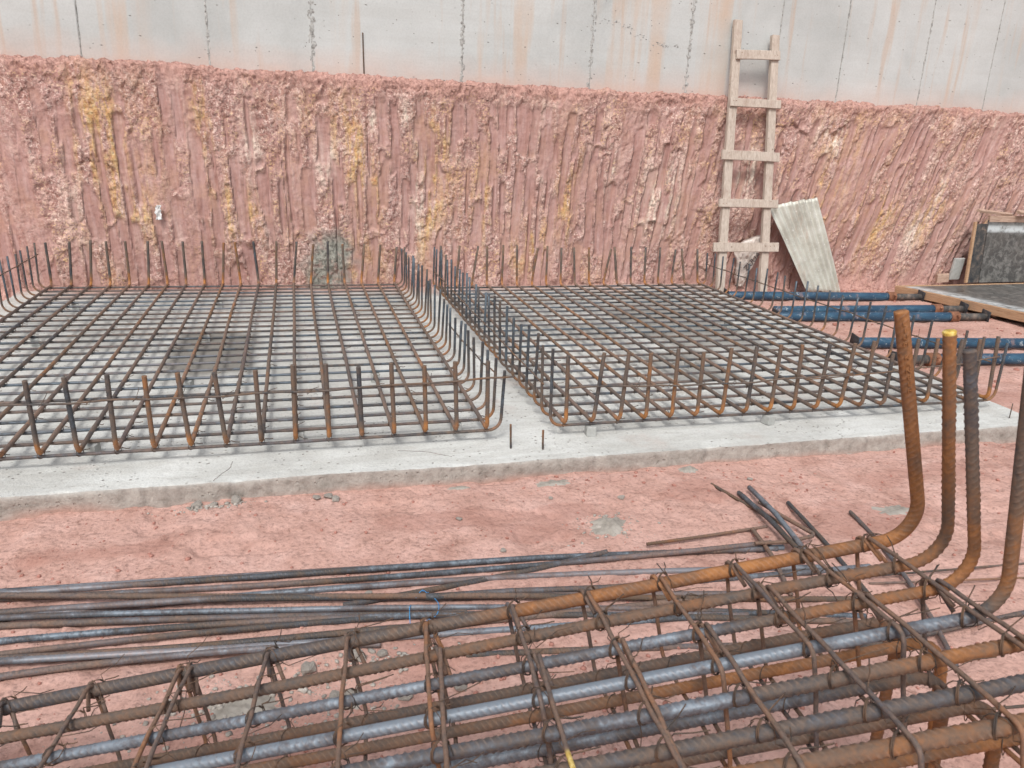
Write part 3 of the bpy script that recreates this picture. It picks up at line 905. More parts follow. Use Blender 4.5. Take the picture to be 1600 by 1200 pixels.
    for pts in ([(-0.385, 3.24), (-0.36, 3.30), (-0.33, 3.36), (-0.32, 3.44)], [(0.42, 3.44), (0.53, 3.41), (0.60, 3.37), (0.66, 3.33)]):
        p = spline([(x, y, SZ + 0.0012) for x, y in pts], 0.01)
        p[:, 2] = SZ + 0.0005 + 0.006 * fbm(p[:, 0] * 1.3, p[:, 1] * 1.3, 3, 2) + 0.0022 * fbm(p[:, 0] * 16, p[:, 1] * 16, 3, 6)
        p[:, 0] += 0.003 * fbm(np.arange(len(p)) * 0.9, np.zeros(len(p)), 2, 3)
        tube(gc, p, 0.0010, 5)
    tag(obj('crack', gc, M['wire'], o), kind='stuff')
make_slab()

# ------------------------------------------------------------------ rebar mats on the slab
def tie(geo, c, r, ax1, ax2, tail=0.03, wr=0.0011):
    """one wire tie: a loop over the crossing and a twisted tail"""
    c = np.asarray(c, float)
    d = (ax1 + ax2) / np.linalg.norm(ax1 + ax2)
    e = np.cross(ax1, ax2); e /= np.linalg.norm(e)
    a = np.linspace(0.3, 2 * np.pi + 0.2, 12)
    P = [c + d * (r * 1.18 * math.cos(t)) + e * (r * 1.18 * math.sin(t)) for t in a]
    k = np.cross(d, e)
    s1, s2 = random.uniform(-1, 1), random.uniform(-.6, 1)
    q = P[-1]
    P += [q + e * tail * .25 + k * tail * .2 * s1, q + e * tail * .3 * s2 + d * tail * .5 + k * tail * .6 * s1, q + e * tail * .4 * s2 + d * tail * .8 + k * tail * s1]
    tube(geo, P, wr, 4, cap=False)

BAR = 0.0078
def mat_bar(pts, R, ribs=(), step_f=0.0042, base_rust=0.22, bend_rust=0.8, segs=8, r=BAR, name='rebar', parent=None):
    path = fillet(pts, R, 6)
    seg = np.linalg.norm(np.diff(path, axis=0), axis=1)
    s = np.concatenate([[0], np.cumsum(seg)]); L = s[-1]
    fine = np.zeros(0)
    t = list(s) + list(np.arange(0, L, 0.12))
    for (a, b) in ribs:
        a = a if a >= 0 else L + a
        b = b if b > 0 else L + b
        t += list(np.arange(a, b, step_f))
    t = np.unique(np.round(t, 4))
    keep = np.concatenate([[True], np.diff(t) > 0.0016]); keep[-1] = True
    t = t[keep]
    P = np.stack([np.interp(t, s, path[:, k]) for k in range(3)], 1)
    # rust at the bends where the scale cracked, and at sawn ends
    ru = np.full(len(t), base_rust)
    kinks = []
    for i in (1, len(pts) - 2):
        q = np.asarray(pts[i], float)
        kinks.append(q)
    for q in kinks:
        ru = np.maximum(ru, bend_rust * np.exp(-(np.linalg.norm(P - q, axis=1) / 0.10) ** 2))
    ru = ru + 0.25 * fbm(t * 3.1 + rng.uniform(0, 99), t * 0, 3, 4)
    du = np.clip(0.25 + 0.5 * fbm(t * 2 + rng.uniform(0, 99), t * 0, 2, 6), 0, 0.6) * (P[:, 2] < 0.2)
    g = Geo()
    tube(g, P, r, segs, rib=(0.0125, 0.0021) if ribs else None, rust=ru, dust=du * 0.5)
    return obj(name, g, M['rebar_far'], parent)

def make_mat(name, label, x0, dx, nx, y0, dy, ny, ftop, btop, xl, xr, hl, hr, tied, side_tie):
    cx = x0 + dx * (nx - 1) / 2; cy = y0 + dy * (ny - 1) / 2
    t = thing(name, (cx, cy, SZ), label, 'rebar mat', 'rebar mats on the slab')
    ZD, ZT = 0.168, 0.1505
    gt = Geo()
    X_, Y_ = np.array([1., 0, 0]), np.array([0, 1., 0])
    yb = y0 + dy * (ny - 1)
    for i in range(nx):
        x = x0 + dx * i
        xf, zf = ftop(i); xb, zb = btop(i)
        jx = random.uniform(-.006, .006)
        pts = [(xf, y0 - 0.030 + random.uniform(-.01, .01), zf), (x, y0 - 0.028, ZD), (x + jx, y0 + 1.3, ZD + random.uniform(-.002, .001)), (x - jx, y0 + 2.6, ZD), (x, yb + 0.028, ZD), (xb, yb + 0.04 + random.uniform(-.015, .015), zb)]
        b = mat_bar(pts, [0.042, 0, 0, 0.042], ribs=((0.0, 0.42),), base_rust=random.choice([.36, .42, .48, .54]), bend_rust=0.92, r=.0104, parent=t)
    for j in range(ny):
        y = y0 + dy * j
        zl, zr = hl(j), hr(j)
        near = j < 9
        pts = [(xl + random.uniform(-.012, .012), y + random.uniform(-.02, .02), zl), (xl + 0.005, y, ZT), ((xl * 2 + xr) / 3, y + random.uniform(-.004, .004), ZT), ((xl + xr * 2) / 3, y + random.uniform(-.004, .004), ZT), (xr - 0.005, y, ZT), (xr + random.uniform(-.015, .015), y + random.uniform(-.025, .025), zr)]
        rb = ((-0.44, -0.001), (0.0, 0.44)) if near else ()
        mat_bar(pts, [0.062, 0, 0, 0.062], ribs=rb, base_rust=random.choice([.02, .1, .16, .24]), bend_rust=0.72, parent=t)
    for i in range(nx):
        for j in range(ny):
            if (i in tied) or j in (0, ny - 1) or random.random() < 0.45:
                tie(gt, (x0 + dx * i, y0 + dy * j, (ZD + ZT) / 2), 0.0145, X_, Y_, random.uniform(.02, .05), 0.0019)
    for (p, rr) in side_tie:
        g = Geo()
        P = spline(p, 0.06)
        P[:, 2] += 0.008 * fbm(np.arange(len(P)) * 0.3, np.zeros(len(P)), 2, int(rr * 1e5))
        tube(g, P, rr, 6, rust=0.5 + 0.2 * fbm(np.arange(len(P)) * .5, np.zeros(len(P)), 2, 3))
        obj('binding_rod', g, M['rebar_far'], t)
        for q in P[::3]:
            if random.random() < .7:
                tie(gt, q, 0.012, np.array([0, 0, 1.]), (P[1] - P[0]) / np.linalg.norm(P[1] - P[0]), .04, 0.0013)
    tag(obj('tie_wire', gt, M['wire'], t), kind='stuff')
    return t

LF = {1: (-1.098, .505), 2: (-.956, .51), 3: (-.793, .517), 4: (-.649, .505), 5: (-.52, .51), 6: (-.37, .508), 7: (-.2, .513), 8: (-.041, .531), 9: (.101, .527), 10: (.245, .512), 11: (.394, .523), 12: (.548, .501), 13: (.692, .516), 14: (.85, .515)}
LB = [(-1.819, .532), (-1.657, .547), (-1.547, .533), (-1.395, .537), (-1.223, .534), (-1.11, .539), (-.944, .536), (-.789, .541), (-.614, .525), (-.522, .533), (-.369, .538), (-.175, .539), (-.001, .539), (.141, .517), (.268, .541), (.397, .514), (.592, .519), (.737, .512), (.885, .493)]
LX0 = -1.993
def lft(i):
    j = i - 5                                         # index of the measured front bars
    return LF.get(j, (LX0 + .15 * i - 0.04 + random.uniform(-.02, .02), .51 + random.uniform(-.01, .01)))
def lbt(i):
    return LB[i - 1] if i >= 1 else (LX0 - .01, .52)
hs_l = {0: .515, 1: .515, 2: .48, 3: .46, 4: .40, 5: .43}
make_mat('rebar_mat', 'rusty rebar mat with bent-up edges, nearer the left, lying on the slab', LX0, 0.15, 20, 3.483, 0.149, 26, lft, lbt, -2.085, 0.935,
         lambda j: .52 + random.uniform(-.02, .02), lambda j: (.50 if j > 12 else .47) + random.uniform(-.035, .03), {0, 1, 11, 19},
         [([(-1.95, 3.438, .41), (-1.2, 3.44, .406), (-.148, 3.44, .405), (.845, 3.44, .43), (.98, 3.44, .44)], .0052),
          ([(.955, 5.0, .31), (.95, 4.4, .33), (.955, 3.75, .36)], .0042),
          ([(-2.065, 5.5, .40), (-2.065, 6.274, .415), (-2.065, 7.25, .428)], .0046)])
RX0 = 1.264
RF = [(1.25, .527), (1.444, .531), (1.57, .536), (1.696, .522), (1.842, .542), (1.987, .517), (2.148, .532), (2.297, .535), (2.44, .541), (2.569, .537), (2.729, .538), (2.888, .539), (3.012, .547), (3.154, .47), (3.302, .55), (3.442, .546), (3.60, .54), (3.717, .538), (3.855, .547)]
RB = [(1.61, .53), (1.694, .53), (1.848, .539), (1.981, .54), (2.181, .513), (2.281, .531), (2.423, .514), (2.545, .518), (2.7, .518), (2.922, .506), (2.957, .524), (3.141, .525), (3.294, .519), (3.443, .52), (3.605, .501), (3.679, .507), (3.841, .507)]
def rft(i): return RF[i]
def rbt(i): return RB[i - 2] if i >= 2 else (RX0 + .146 * i + .03 * i, .53)
make_mat('rebar_mat', 'rusty rebar mat with bent-up edges, beside the blue props and ladder', RX0, 0.1455, 19, 3.49, 0.1475, 25, rft, rbt, 1.185, 3.965,
         lambda j: .55 + random.uniform(-.025, .02), lambda j: .485 + random.uniform(-.015, .015), {0, 9, 18, 5},
         [([(1.26, 3.442, .362), (2.22, 3.44, .353), (2.9, 3.442, .372)], .0052), ([(2.6, 3.438, .35), (3.34, 3.44, .386), (3.86, 3.43, .43)], .0042),
          ([(3.985, 7.1, .346), (3.985, 5.962, .348), (3.985, 4.379, .355), (3.99, 3.6, .352)], .0046), ([(1.18, 6.9, .32), (1.178, 5.2, .33), (1.18, 3.6, .34)], .0046)])

# spacer blocks under the mats
def spacer_mesh():
    g = Geo(); box(g, (0, 0, 0.0255), (.05, .055, .051), bevel=.003, jit=.001)
    me = build_mesh('spacer_block', g, (0, 0, 0), False); me.materials.append(M['spacer']); return me
sm = spacer_mesh()
SP = [(1.41, 3.488, 'small concrete spacer block under the near left corner of the mat beside the props'),
      (2.445, 3.490, 'small concrete spacer block under the middle of the right mat front edge'),
      (3.70, 3.492, 'small concrete spacer block under the near right corner of the right mat'),
      (-0.93, 3.63, 'small concrete spacer block under the near edge of the left mat, leftmost one'),
      (-0.03, 3.632, 'small concrete spacer block under the left mat, midway along its near edge'),
      (0.74, 3.635, 'small concrete spacer block under the near right corner of the left mat')]
for x, y, lb in SP:
    o = bpy.data.objects.new('spacer_block', sm); o.location = (x, y, SZ - 0.001); o.rotation_euler.z = random.uniform(-.3, .3)
    S.collection.objects.link(o); tag(o, lb, 'spacer', 'spacer blocks under the mats')
for (xs_, y0_, dy_, lb) in (((-1.68, -.63, .42), 3.483, .149, 'left'),
                            ((1.63, 2.5, 3.38), 3.49, .1475, 'right')):
    for col, x in zip(('left', 'middle', 'right'), xs_):
        for row, j in zip(('near', 'middle', 'far'), (7, 14, 21)):
            o = bpy.data.objects.new('spacer_block', sm); o.location = (x, y0_ + dy_ * j, SZ - 0.001); o.rotation_euler.z = random.uniform(-.4, .4)
            S.collection.objects.link(o); tag(o, f'small spacer block under bars inside the {lb} mat, {col} of the {row} row', 'spacer', 'spacer blocks under the mats')

# two thin pegs standing in the slab between the mats
for (x, y, h, lx, lb) in ((0.961, 3.385, .213, -.006, 'thin rusty peg in the slab gap, the taller left one'), (1.111, 3.344, .19, -.004, 'thin rusty peg in the slab gap, the shorter right one')):
    g = Geo()
    P = resample([(x, y, SZ - .01), (x + lx, y, h)], .01)
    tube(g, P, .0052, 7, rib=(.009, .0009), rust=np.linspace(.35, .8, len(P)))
    tag(obj('steel_peg', g, M['rebar'], loc=(x, y, SZ)), lb, 'peg', 'pegs in the slab')
g = Geo(); tube(g, [(3.93, 3.335, SZ - .01), (3.935, 3.34, SZ + .09)], .003, 6, rust=.5)
tag(obj('steel_peg', g, M['rebar'], loc=(3.93, 3.335, SZ)), 'very thin wire peg at the rounded right corner of the slab', 'peg', 'pegs in the slab')

# ------------------------------------------------------------------ foreground beam cage
a_ = np.array([0.956, -0.196, 0.217]); a_ /= np.linalg.norm(a_)
b_ = np.array([0.114, 0.990, -0.079]); b_ /= np.linalg.norm(b_)
n_ = np.cross(a_, b_); n_ /= np.linalg.norm(n_)
O_ = np.array([0.360, 1.458, 0.516])
def K(s, t, o=0.0):
    return O_ + a_ * s + b_ * t + n_ * o

CR = 0.0142
def cage_bar(parent, name, pts, R, rust, ph, r=CR, dust=None, yellow=None, label=None):
    P = resample(fillet(pts, R, 14), 0.0027)
    s = np.concatenate([[0], np.cumsum(np.linalg.norm(np.diff(P, axis=0), axis=1))])
    ru = np.interp(s, [p[0] for p in rust], [p[1] for p in rust]) + 0.14 * fbm(s * 5 + ph * 7, s * 0, 3, 5)
    ye = np.zeros(len(s)) if yellow is None else (s > s[-1] - yellow) * 1.0
    g = Geo()
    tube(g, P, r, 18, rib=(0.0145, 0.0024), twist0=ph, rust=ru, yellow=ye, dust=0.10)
    o = obj(name, g, M['rebar'], parent)
    if label: o['label'] = label
    return o, P

def make_cage():
    t = thing('beam_cage', (0.3, 1.15, 0.0), 'rusty beam reinforcement cage with thick ribbed bars in the foreground', 'rebar cage')
    SL = -1.52
    Z = np.array([0, 0, 1.0])
    # top bars: (t offset, rust profile by s along the bar from left end, upturn end point, bend s)
    vert = {1: (1.007, .507, -.291), 2: (.993, .489, -.214), 3: (.977, .474, -.256), 4: (.957, .52, -.145), 5: (1.0, .49, -.2), 6: (1.02, .5, -.22), 7: (1.04, .5, -.2)}
    tt = {1: 0.006, 2: -.103, 3: -.206, 4: -.311, 5: -.405, 6: -.497, 7: -.580}
    rusts = {1: [(0, .32), (1.0, .42), (1.5, .62), (1.9, .86), (3.2, .92)], 2: [(0, .48), (1.8, .46), (2.2, .44), (2.45, .62), (2.7, .74), (3.2, .70)],
             3: [(0, .12), (1.9, .12), (2.1, .55), (2.3, .72), (2.55, .85), (2.66, .55), (2.85, .33), (3.3, .36)], 4: [(0, .05), (2.2, .06), (2.36, .25), (2.5, .85), (2.62, .9), (2.75, .45), (3.3, .45)],
             5: [(0, .05), (1.9, .08), (2.1, .45), (2.3, .72), (3.3, .8)], 6: [(0, .36), (2.1, .36), (2.3, .3), (2.6, .5), (3.3, .7)], 7: [(0, .55), (1.7, .72), (3.3, .85)]}
    for k in range(1, 8):
        sb = vert[k][0]
        corner = K(sb, tt[k])
        ah = np.array([a_[0], a_[1], 0.0]); ah /= np.linalg.norm(ah)
        tip = corner + (Z + ah * vert[k][2]) * vert[k][1]
        rr = {1: .0133, 2: .0118, 3: .0112, 4: .0115, 5: .0124, 6: .0128, 7: .0132}[k]
        cage_bar(t, 'main_bar', [K(SL + .03 * random.random(), tt[k]), K(-.5, tt[k], random.uniform(-.006, .004)), K(.3, tt[k], random.uniform(-.004, .004)), corner, tip], [0, 0, 0.085], rusts[k], random.uniform(0, 6.28), rr,
                 yellow=0.007 if k == 2 else None)
    bt = {1: -.012, 2: -.108, 3: -.212, 4: -.315, 5: -.41, 6: -.50, 7: -.58}
    brust = {1: [(0, .5), (2, .55), (2.6, .85)], 2: [(0, .6), (1.5, .7), (2.6, .9)], 3: [(0, .1), (2.1, .12), (2.4, .6), (2.8, .8)], 4: [(0, .4), (2, .45), (2.5, .85)], 5: [(0, .6), (3, .8)], 6: [(0, .5), (3, .8)], 7: [(0, .5), (3, .8)]}
    for k in range(1, 8):
        corner = K(0.925 + .03 * (k % 3) - .01, bt[k], -0.19)
        d = np.array([0.05 * random.uniform(-1, 1) + .05, 0.05 * random.uniform(-1, 1), -1.0])
        tip = corner + d * ((corner[2] - 0.004 - CR * .3) / 1.0)
        cage_bar(t, 'main_bar', [K(SL + .05 + .03 * random.random(), bt[k], -.19), K(0, bt[k], -.19 + random.uniform(-.004, .004)), corner, tip], [0, 0.07], brust[k], random.uniform(0, 6.28), .0122 * random.uniform(.96, 1.04))
    # stirrups: two overlapping closed hoops at every station
    stations = [-1.47, -1.29, -1.087, -.886, -.683, -.485, -.299, -.127, .071, .241, .408, .576, .733, .875]
    gt = Geo()
    hr = 0.0047
    for q, s in enumerate(stations):
        for h in (0, 1):
            ds = 0.006 + (0.014 if h else -0.010) + random.uniform(-.004, .004)
            t0, t1 = ((0.030, -.345) if h == 0 else (-.175, -.612))
            if q <= 6: t0, t1 = 0.030, -.612
            if q <= 6 and h == 1 and q % 3 != 1: continue
            if q % 4 == 1 and h == 0: t1 = -.62
            if q % 4 == 3 and h == 1: t0 = -.085
            o0, o1 = CR + hr + .002, -.19 - CR - hr - .001
            sk = random.uniform(-.012, .012)
            e = 0.001 * h
            st_ = s + ds
            pts = [K(st_ + .035, t0 - .055, -.04 - .01 * h) if h == 0 else K(st_ + .02, t0 - .06, -.035),
                   K(st_ + .010, t0, o0 + e), K(st_ + sk + .01, t1, o0 + e), K(st_ + sk, t1, o1), K(st_, t0, o1), K(st_, t0, o0 + .010 + e), K(st_ + .012, t0 - .075, o0 - .035)]
            P = resample(fillet(pts, .02, 5), 0.012)
            P = P + 0.0025 * np.stack([fbm(np.arange(len(P)) * .12 + q, np.zeros(len(P)) + h, 2, 5 + k_) for k_ in range(3)], 1)
            ss = np.linspace(0, 1, len(P))
            g = Geo()
            ye = np.zeros(len(P))
            if q == 8 and h == 1:
                ye = ((P @ b_ - O_ @ b_) < -.50) * ((P @ n_ - O_ @ n_) > -.01) * ((P @ b_ - O_ @ b_) > -.56) * 0.75
            tube(g, P, hr, 8, rust=0.52 + .16 * math.sin(q * 2.1 + h) + .3 * fbm(ss * 6 + q, ss * 0 + h, 3, 8), yellow=ye, dust=0.25)
            obj('stirrup', g, M['rebar'], t)
        for k in range(1, 8):
            c = K(s + .006 + random.uniform(-.004, .004), tt[k], .0047)
            tie(gt, c, 0.0175, a_, b_, random.uniform(.04, .10), .0012)
            tie(gt, c + a_ * .003, 0.0175, a_, b_, random.uniform(.02, .06), .0014)
            if random.random() < .55:
                tie(gt, c + a_ * .002, 0.018, a_, -b_, random.uniform(.05, .13), .0011)
            if random.random() < .7:
                tie(gt, K(s, bt[k], -.19 - CR * .5), 0.0175, a_, b_, random.uniform(.03, .09), .0011)
    tag(obj('tie_wire', gt, M['wire'], t), kind='stuff')
make_cage()

def letter_mesh(txt, size, depth):
    cu = bpy.data.curves.new('glyph', 'FONT'); cu.body = txt; cu.size = size; cu.extrude = depth; cu.align_x = 'CENTER'; cu.align_y = 'CENTER'; cu.resolution_u = 2
    o = bpy.data.objects.new('glyph', cu); S.collection.objects.link(o)
    me = bpy.data.meshes.new_from_object(o.evaluated_get(bpy.context.evaluated_depsgraph_get()))
    bpy.data.objects.remove(o); bpy.data.curves.remove(cu)
    return me

def place_letter(me, name, mat, parent, c, right, up):
    right = Vector(right).normalized(); up = Vector(up); up = (up - right * up.dot(right)).normalized(); nn = right.cross(up)
    mm = Matrix((right, up, nn)).transposed().to_4x4(); mm.translation = Vector(c) - Vector(ROOT[parent.name])
    me.transform(mm); me.materials.clear(); me.materials.append(mat)
    o = bpy.data.objects.new(name, me); o.parent = parent; S.collection.objects.link(o)
    return o

def mill_mark():
    cage = bpy.data.objects['beam_cage']
    ah = np.array([a_[0], a_[1], 0.0]); ah /= np.linalg.norm(ah)
    base = K(1.007, .006); up = np.array([0, 0, 1.0]) + ah * -.291
    tip = base + up * .507; up /= np.linalg.norm(up)
    view = np.array([0, 0, 1.56]) - tip; view -= up * (view @ up); view /= np.linalg.norm(view)
    right = np.cross(up, view)
    view = view * .96 + right * .25; view /= np.linalg.norm(view); right = np.cross(up, view)
    for q, ch in enumerate('LIUM KANEEH'):
        if ch == ' ': continue
        me = letter_mesh(ch, .0150, .0008)
        place_letter(me, 'raised_letter', M['rebar_mark'], cage, tip - up * (.022 + .0148 * q) + view * (CR * 1.06 + .0006), right, up)
mill_mark()

# ------------------------------------------------------------------ loose bars on the ground
def loose(pts, z, label, r=.0102, rust=.3, ext_l=0.0, ext_r=0.0, straight=True, name='loose_rebar', dust=.3, group='loose ribbed bars on the ground', step=.0034, rib=True):
    P = np.array(pts, float)
    if straight:
        deg = 2 if len(P) > 2 else 1
        ax = 0 if np.ptp(P[:, 0]) > np.ptp(P[:, 1]) else 1
        co = np.polyfit(P[:, ax], P[:, 1 - ax], deg)
        q0, q1 = P[0, ax], P[-1, ax]
        tt_ = np.linspace(q0, q1, 24)
        W = np.polyval(co, tt_)
        P = np.stack([tt_, W], 1) if ax == 0 else np.stack([W, tt_], 1)
        if ext_l:
            d = (P[0] - P[1]) / np.linalg.norm(P[0] - P[1]); P = np.vstack([P[0] + d * ext_l, P])
        if ext_r:
            d = (P[-1] - P[-2]) / np.linalg.norm(P[-1] - P[-2]); P = np.vstack([P, P[-1] + d * ext_r])
    zz = np.interp(np.linspace(0, 1, len(P)), np.linspace(0, 1, len(z)), z) if isinstance(z, (list, tuple)) else np.full(len(P), z)
    path = np.stack([P[:, 0], P[:, 1], zz + r * .2], 1)
    path = resample(path, step) if straight else resample(fillet(path, .03, 6), step)
    s = np.linspace(0, np.linalg.norm(path[-1] - path[0]), len(path))
    o = rng.uniform(0, 90)
    ru = (rust * .8 + .04 if rib and name == 'loose_rebar' else rust) + .26 * fbm(s * 2.2 + o, s * 0, 3, 5)
    g = Geo()
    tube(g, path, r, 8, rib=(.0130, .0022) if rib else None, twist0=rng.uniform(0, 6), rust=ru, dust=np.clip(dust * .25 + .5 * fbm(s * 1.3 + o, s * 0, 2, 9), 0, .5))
    c = path[len(path) // 2]
    ob = obj(name, g, M['rebar'], loc=(c[0], c[1], 0))
    tag(ob, label, 'rebar', group)
    return ob

loose([(-1.014, 2.642), (-0.147, 2.575), (.784, 2.501), (1.834, 2.391)], .008, 'dark blue-grey loose bar lying farthest back, nearest the slab', rust=.08, ext_l=1.2, r=.0105)
loose([(-1.01, 2.628), (-0.145, 2.560), (.784, 2.487), (1.80, 2.382)], [.010, .012, .024, .012], 'loose bar pressed against the front of the farthest dark bar', rust=.3, ext_l=1.1)
loose([(-1.0, 2.596), (-.145, 2.503), (.765, 2.435), (1.467, 2.418), (1.78, 2.395)], [.01, .012, .02, .03], 'brown loose bar third from the back, rising toward the bent hook', rust=.35, ext_l=.9)
loose([(-.997, 2.584), (-.511, 2.482), (-.143, 2.411), (.709, 2.238), (1.1, 2.155), (1.445, 2.093)], [.03, .026, .03, .012], 'brown loose bar crossing the bundle from far left to the cage', rust=.33, ext_l=.9, ext_r=.5)
loose([(-.965, 2.479), (-.568, 2.46), (-.144, 2.451), (.752, 2.388), (1.51, 2.279)], [.008, .01, .012, .01], 'dark loose bar running under the crossing bar toward the cage top', rust=.12, ext_l=.8, ext_r=.4)
loose([(-.957, 2.453), (-.141, 2.343), (.699, 2.201), (1.503, 1.999)], [.03, .012, .012, .01], 'grey loose bar, back one of the close pair in the middle of the bundle', rust=.22, ext_l=.8, ext_r=.35)
loose([(-.953, 2.432), (-.14, 2.306), (.687, 2.162), (1.491, 1.963)], [.012, .012, .012, .01], 'dark brown loose bar, front one of the close pair in the middle of the bundle', rust=.34, ext_l=.7, ext_r=.3)
loose([(-.906, 2.283), (-.536, 2.265), (-.139, 2.274), (.142, 2.241), (.5, 2.215)], [.01, .01, .008, .008], 'brown loose bar climbing from the lower left into the bundle', rust=.38, ext_l=.8)
loose([(-.9, 2.258), (-.472, 2.205), (-.137, 2.185), (.343, 2.15), (.686, 2.138)], [.01, .012, .022, .012], 'loose bar with an orange rust patch, just behind the bluish front bar', rust=.45, ext_l=.8, ext_r=.7)
loose([(-.889, 2.225), (-.137, 2.158), (.338, 2.118), (.652, 2.087), (.872, 2.063)], [.026, .012, .01, .01], 'shiny blue-grey loose bar at the front of the bundle', rust=-.02, ext_l=.8, ext_r=.6, dust=.05)
loose([(-.873, 2.173), (-.639, 2.181), (-.136, 2.146), (.2, 2.10)], [.008, .008, .010, .008], 'dark loose bar slipping under the bluish front bar', rust=.3, ext_l=.8)
loose([(.099, 2.335), (.494, 2.38), (.759, 2.414), (1.1, 2.46)], [.008, .008, .012, .03], 'short loose bar slanting away between the back bars', rust=.3)
loose([(.673, 2.274), (.935, 2.258), (1.194, 2.239), (1.782, 2.207)], [.03, .012, .01, .01], 'dark loose bar passing behind the cage top bar', rust=.2, ext_l=.3, ext_r=.3)
loose([(.45, 1.99), (.9, 1.93), (1.4, 1.84), (1.9, 1.74)], .008, 'loose bar on the ground seen through the middle of the cage', rust=.25)
loose([(-1.0, 2.505), (-.14, 2.392), (.70, 2.268), (1.2, 2.17)], [.012, .034, .012, .012], 'dark loose bar squeezed between the crossing bar and the close pair', rust=.2, ext_l=.8, ext_r=.3)
loose([(-.93, 2.350), (-.14, 2.287), (.45, 2.205), (.95, 2.105)], [.010, .010, .012, .010], 'dark loose bar just in front of the close pair', rust=.22, ext_l=.7, ext_r=.5)
# bent bars and off-cuts by the cage end
loose([(1.28, 2.487), (1.60, 2.523), (1.86, 2.556)], [.03, .02, .012], 'thin rusty bar forking off the farthest loose bar', r=.0065, rust=.5)
loose([(1.70, 2.392), (1.836, 2.375), (1.99, 2.405), (1.951, 2.60), (1.935, 2.74)], [.042, .042, .04, .035, .03], 'rusty bar bent back on itself into a sharp hook', r=.0075, rust=.55, straight=False)
loose([(1.838, 2.99), (1.895, 2.72), (1.93, 2.55)], [.008, .012, .02], 'thin off-cut with its tip farthest from the cage', r=.006, rust=.45, name='rebar_offcut', group='off-cuts lying across the bars')
loose([(1.915, 2.872), (1.872, 2.60), (1.81, 2.20)], [.012, .05, .06], 'thick brown off-cut resting across the hooked bar', r=.0105, rust=.42, name='rebar_offcut', group='off-cuts lying across the bars')
loose([(1.972, 2.883), (1.91, 2.60), (1.83, 2.26)], [.03, .062, .07], 'bluish off-cut lying over the thick brown off-cut', r=.0095, rust=.05, name='rebar_offcut', group='off-cuts lying across the bars')
loose([(2.092, 2.748), (2.014, 2.331), (1.943, 2.009)], [.008, .012, .008], 'brown off-cut pointing under the first bent-up bar', r=.0085, rust=.4, name='rebar_offcut', group='off-cuts lying across the bars')
loose([(2.313, 2.612), (2.265, 2.36), (2.10, 1.95), (1.95, 1.62)], [.008, .01, .01, .01], 'off-cut nearest the bent-up bars, tip pointing at the slab', r=.0085, rust=.42, name='rebar_offcut', group='off-cuts lying across the bars')
loose([(1.775, 2.531), (1.73, 2.34), (1.66, 2.08)], [.022, .034, .01], 'short off-cut with a reddish tip beside the hooked bar', r=.0075, rust=.45, name='rebar_offcut', group='off-cuts lying across the bars')
loose([(2.0, 2.142), (2.229, 2.127), (2.726, 2.097), (3.4, 2.06)], .006, 'thin rod on bare ground, back one behind the bent-up bars', r=.0042, rust=.4, rib=False, step=.03)
loose([(2.004, 2.095), (2.633, 2.01), (3.3, 1.92)], .006, 'thin rod on bare ground, front one behind the bent-up bars', r=.0042, rust=.45, rib=False, step=.03)
loose([(1.55, 1.74), (2.038, 1.788), (2.422, 1.814), (3.0, 1.85)], .008, 'brown ribbed bar passing under the cage end to the right', r=.0085, rust=.4)
loose([(1.5, 1.50), (1.9, 1.44), (2.5, 1.40)], .006, 'thin rod on the ground below the cage end', r=.0045, rust=.45, rib=False, step=.03)

# blue twine
g = Geo()
for pts in ([(0.322, 2.278, .02), (.312, 2.25, .03), (.306, 2.21, .028), (.303, 2.175, .02)], [(.345, 2.322, .02), (.367, 2.335, .035), (.385, 2.315, .03), (.405, 2.275, .03), (.408, 2.235, .032), (.395, 2.20, .025), (.372, 2.19, .016)],
            [(.335, 2.33, .02), (.36, 2.315, .03), (.39, 2.335, .024)], [(.345, 2.16, .02), (.36, 2.175, .026), (.372, 2.185, .02)], [(.34, 2.30, .03), (.36, 2.325, .038), (.372, 2.335, .03)]):
    tube(g, spline(pts, .006), .0014, 5)
tag(obj('blue_twine', g, M['twine'], loc=(.35, 2.25, 0)), 'scrap of thin blue twine snagged on the loose bars', 'twine')

# ------------------------------------------------------------------ ladder
def make_ladder():
    t = thing('wooden_ladder', (4.52, 7.12, 0.0), 'rough wooden ladder of nailed boards leaning on the bank and wall', 'ladder')
    def yz(z): return 7.12 + 0.205 * z
    face = np.array([0, -1.0, 0.205]); face /= np.linalg.norm(face)
    for (x0, x1, zt, wd) in ((4.187, 4.336, 2.684, .088), (4.690, 4.761, 2.57, .085)):
        g = Geo(); plank(g, (x0, yz(0), 0.0), (x1, yz(zt), zt), wd, .045, face, n=24, warp=.004)
        obj('rail', g, M['wood'], t, smooth=False)
    off = face * 0.036
    for (xa, xb, z, zb, h) in ((4.305, 4.799, 2.357, 2.375, .088), (4.245, 4.815, 1.907, 1.903, .082), (4.163, 4.817, 1.398, 1.393, .092), (4.144, 4.817, .933, .931, .082), (4.088, 4.838, .501, .502, .092)):
        g = Geo()
        p0 = np.array([xa, yz(z), z]) + off; p1 = np.array([xb, yz(zb), zb]) + off
        plank(g, p0, p1, h, .026, face, n=8, warp=.006)
        r = obj('rung', g, M['wood'], t, smooth=False)
        gn = Geo()
        for u in (.06, .11, .87, .93):
            c = p0 + (p1 - p0) * u + face * .0135 + np.array([0, 0, random.uniform(-.025, .025)])
            box(gn, c, (.007, .004, .007), bevel=.001)
        obj('nail', gn, M['rustnut'], r)
make_ladder()

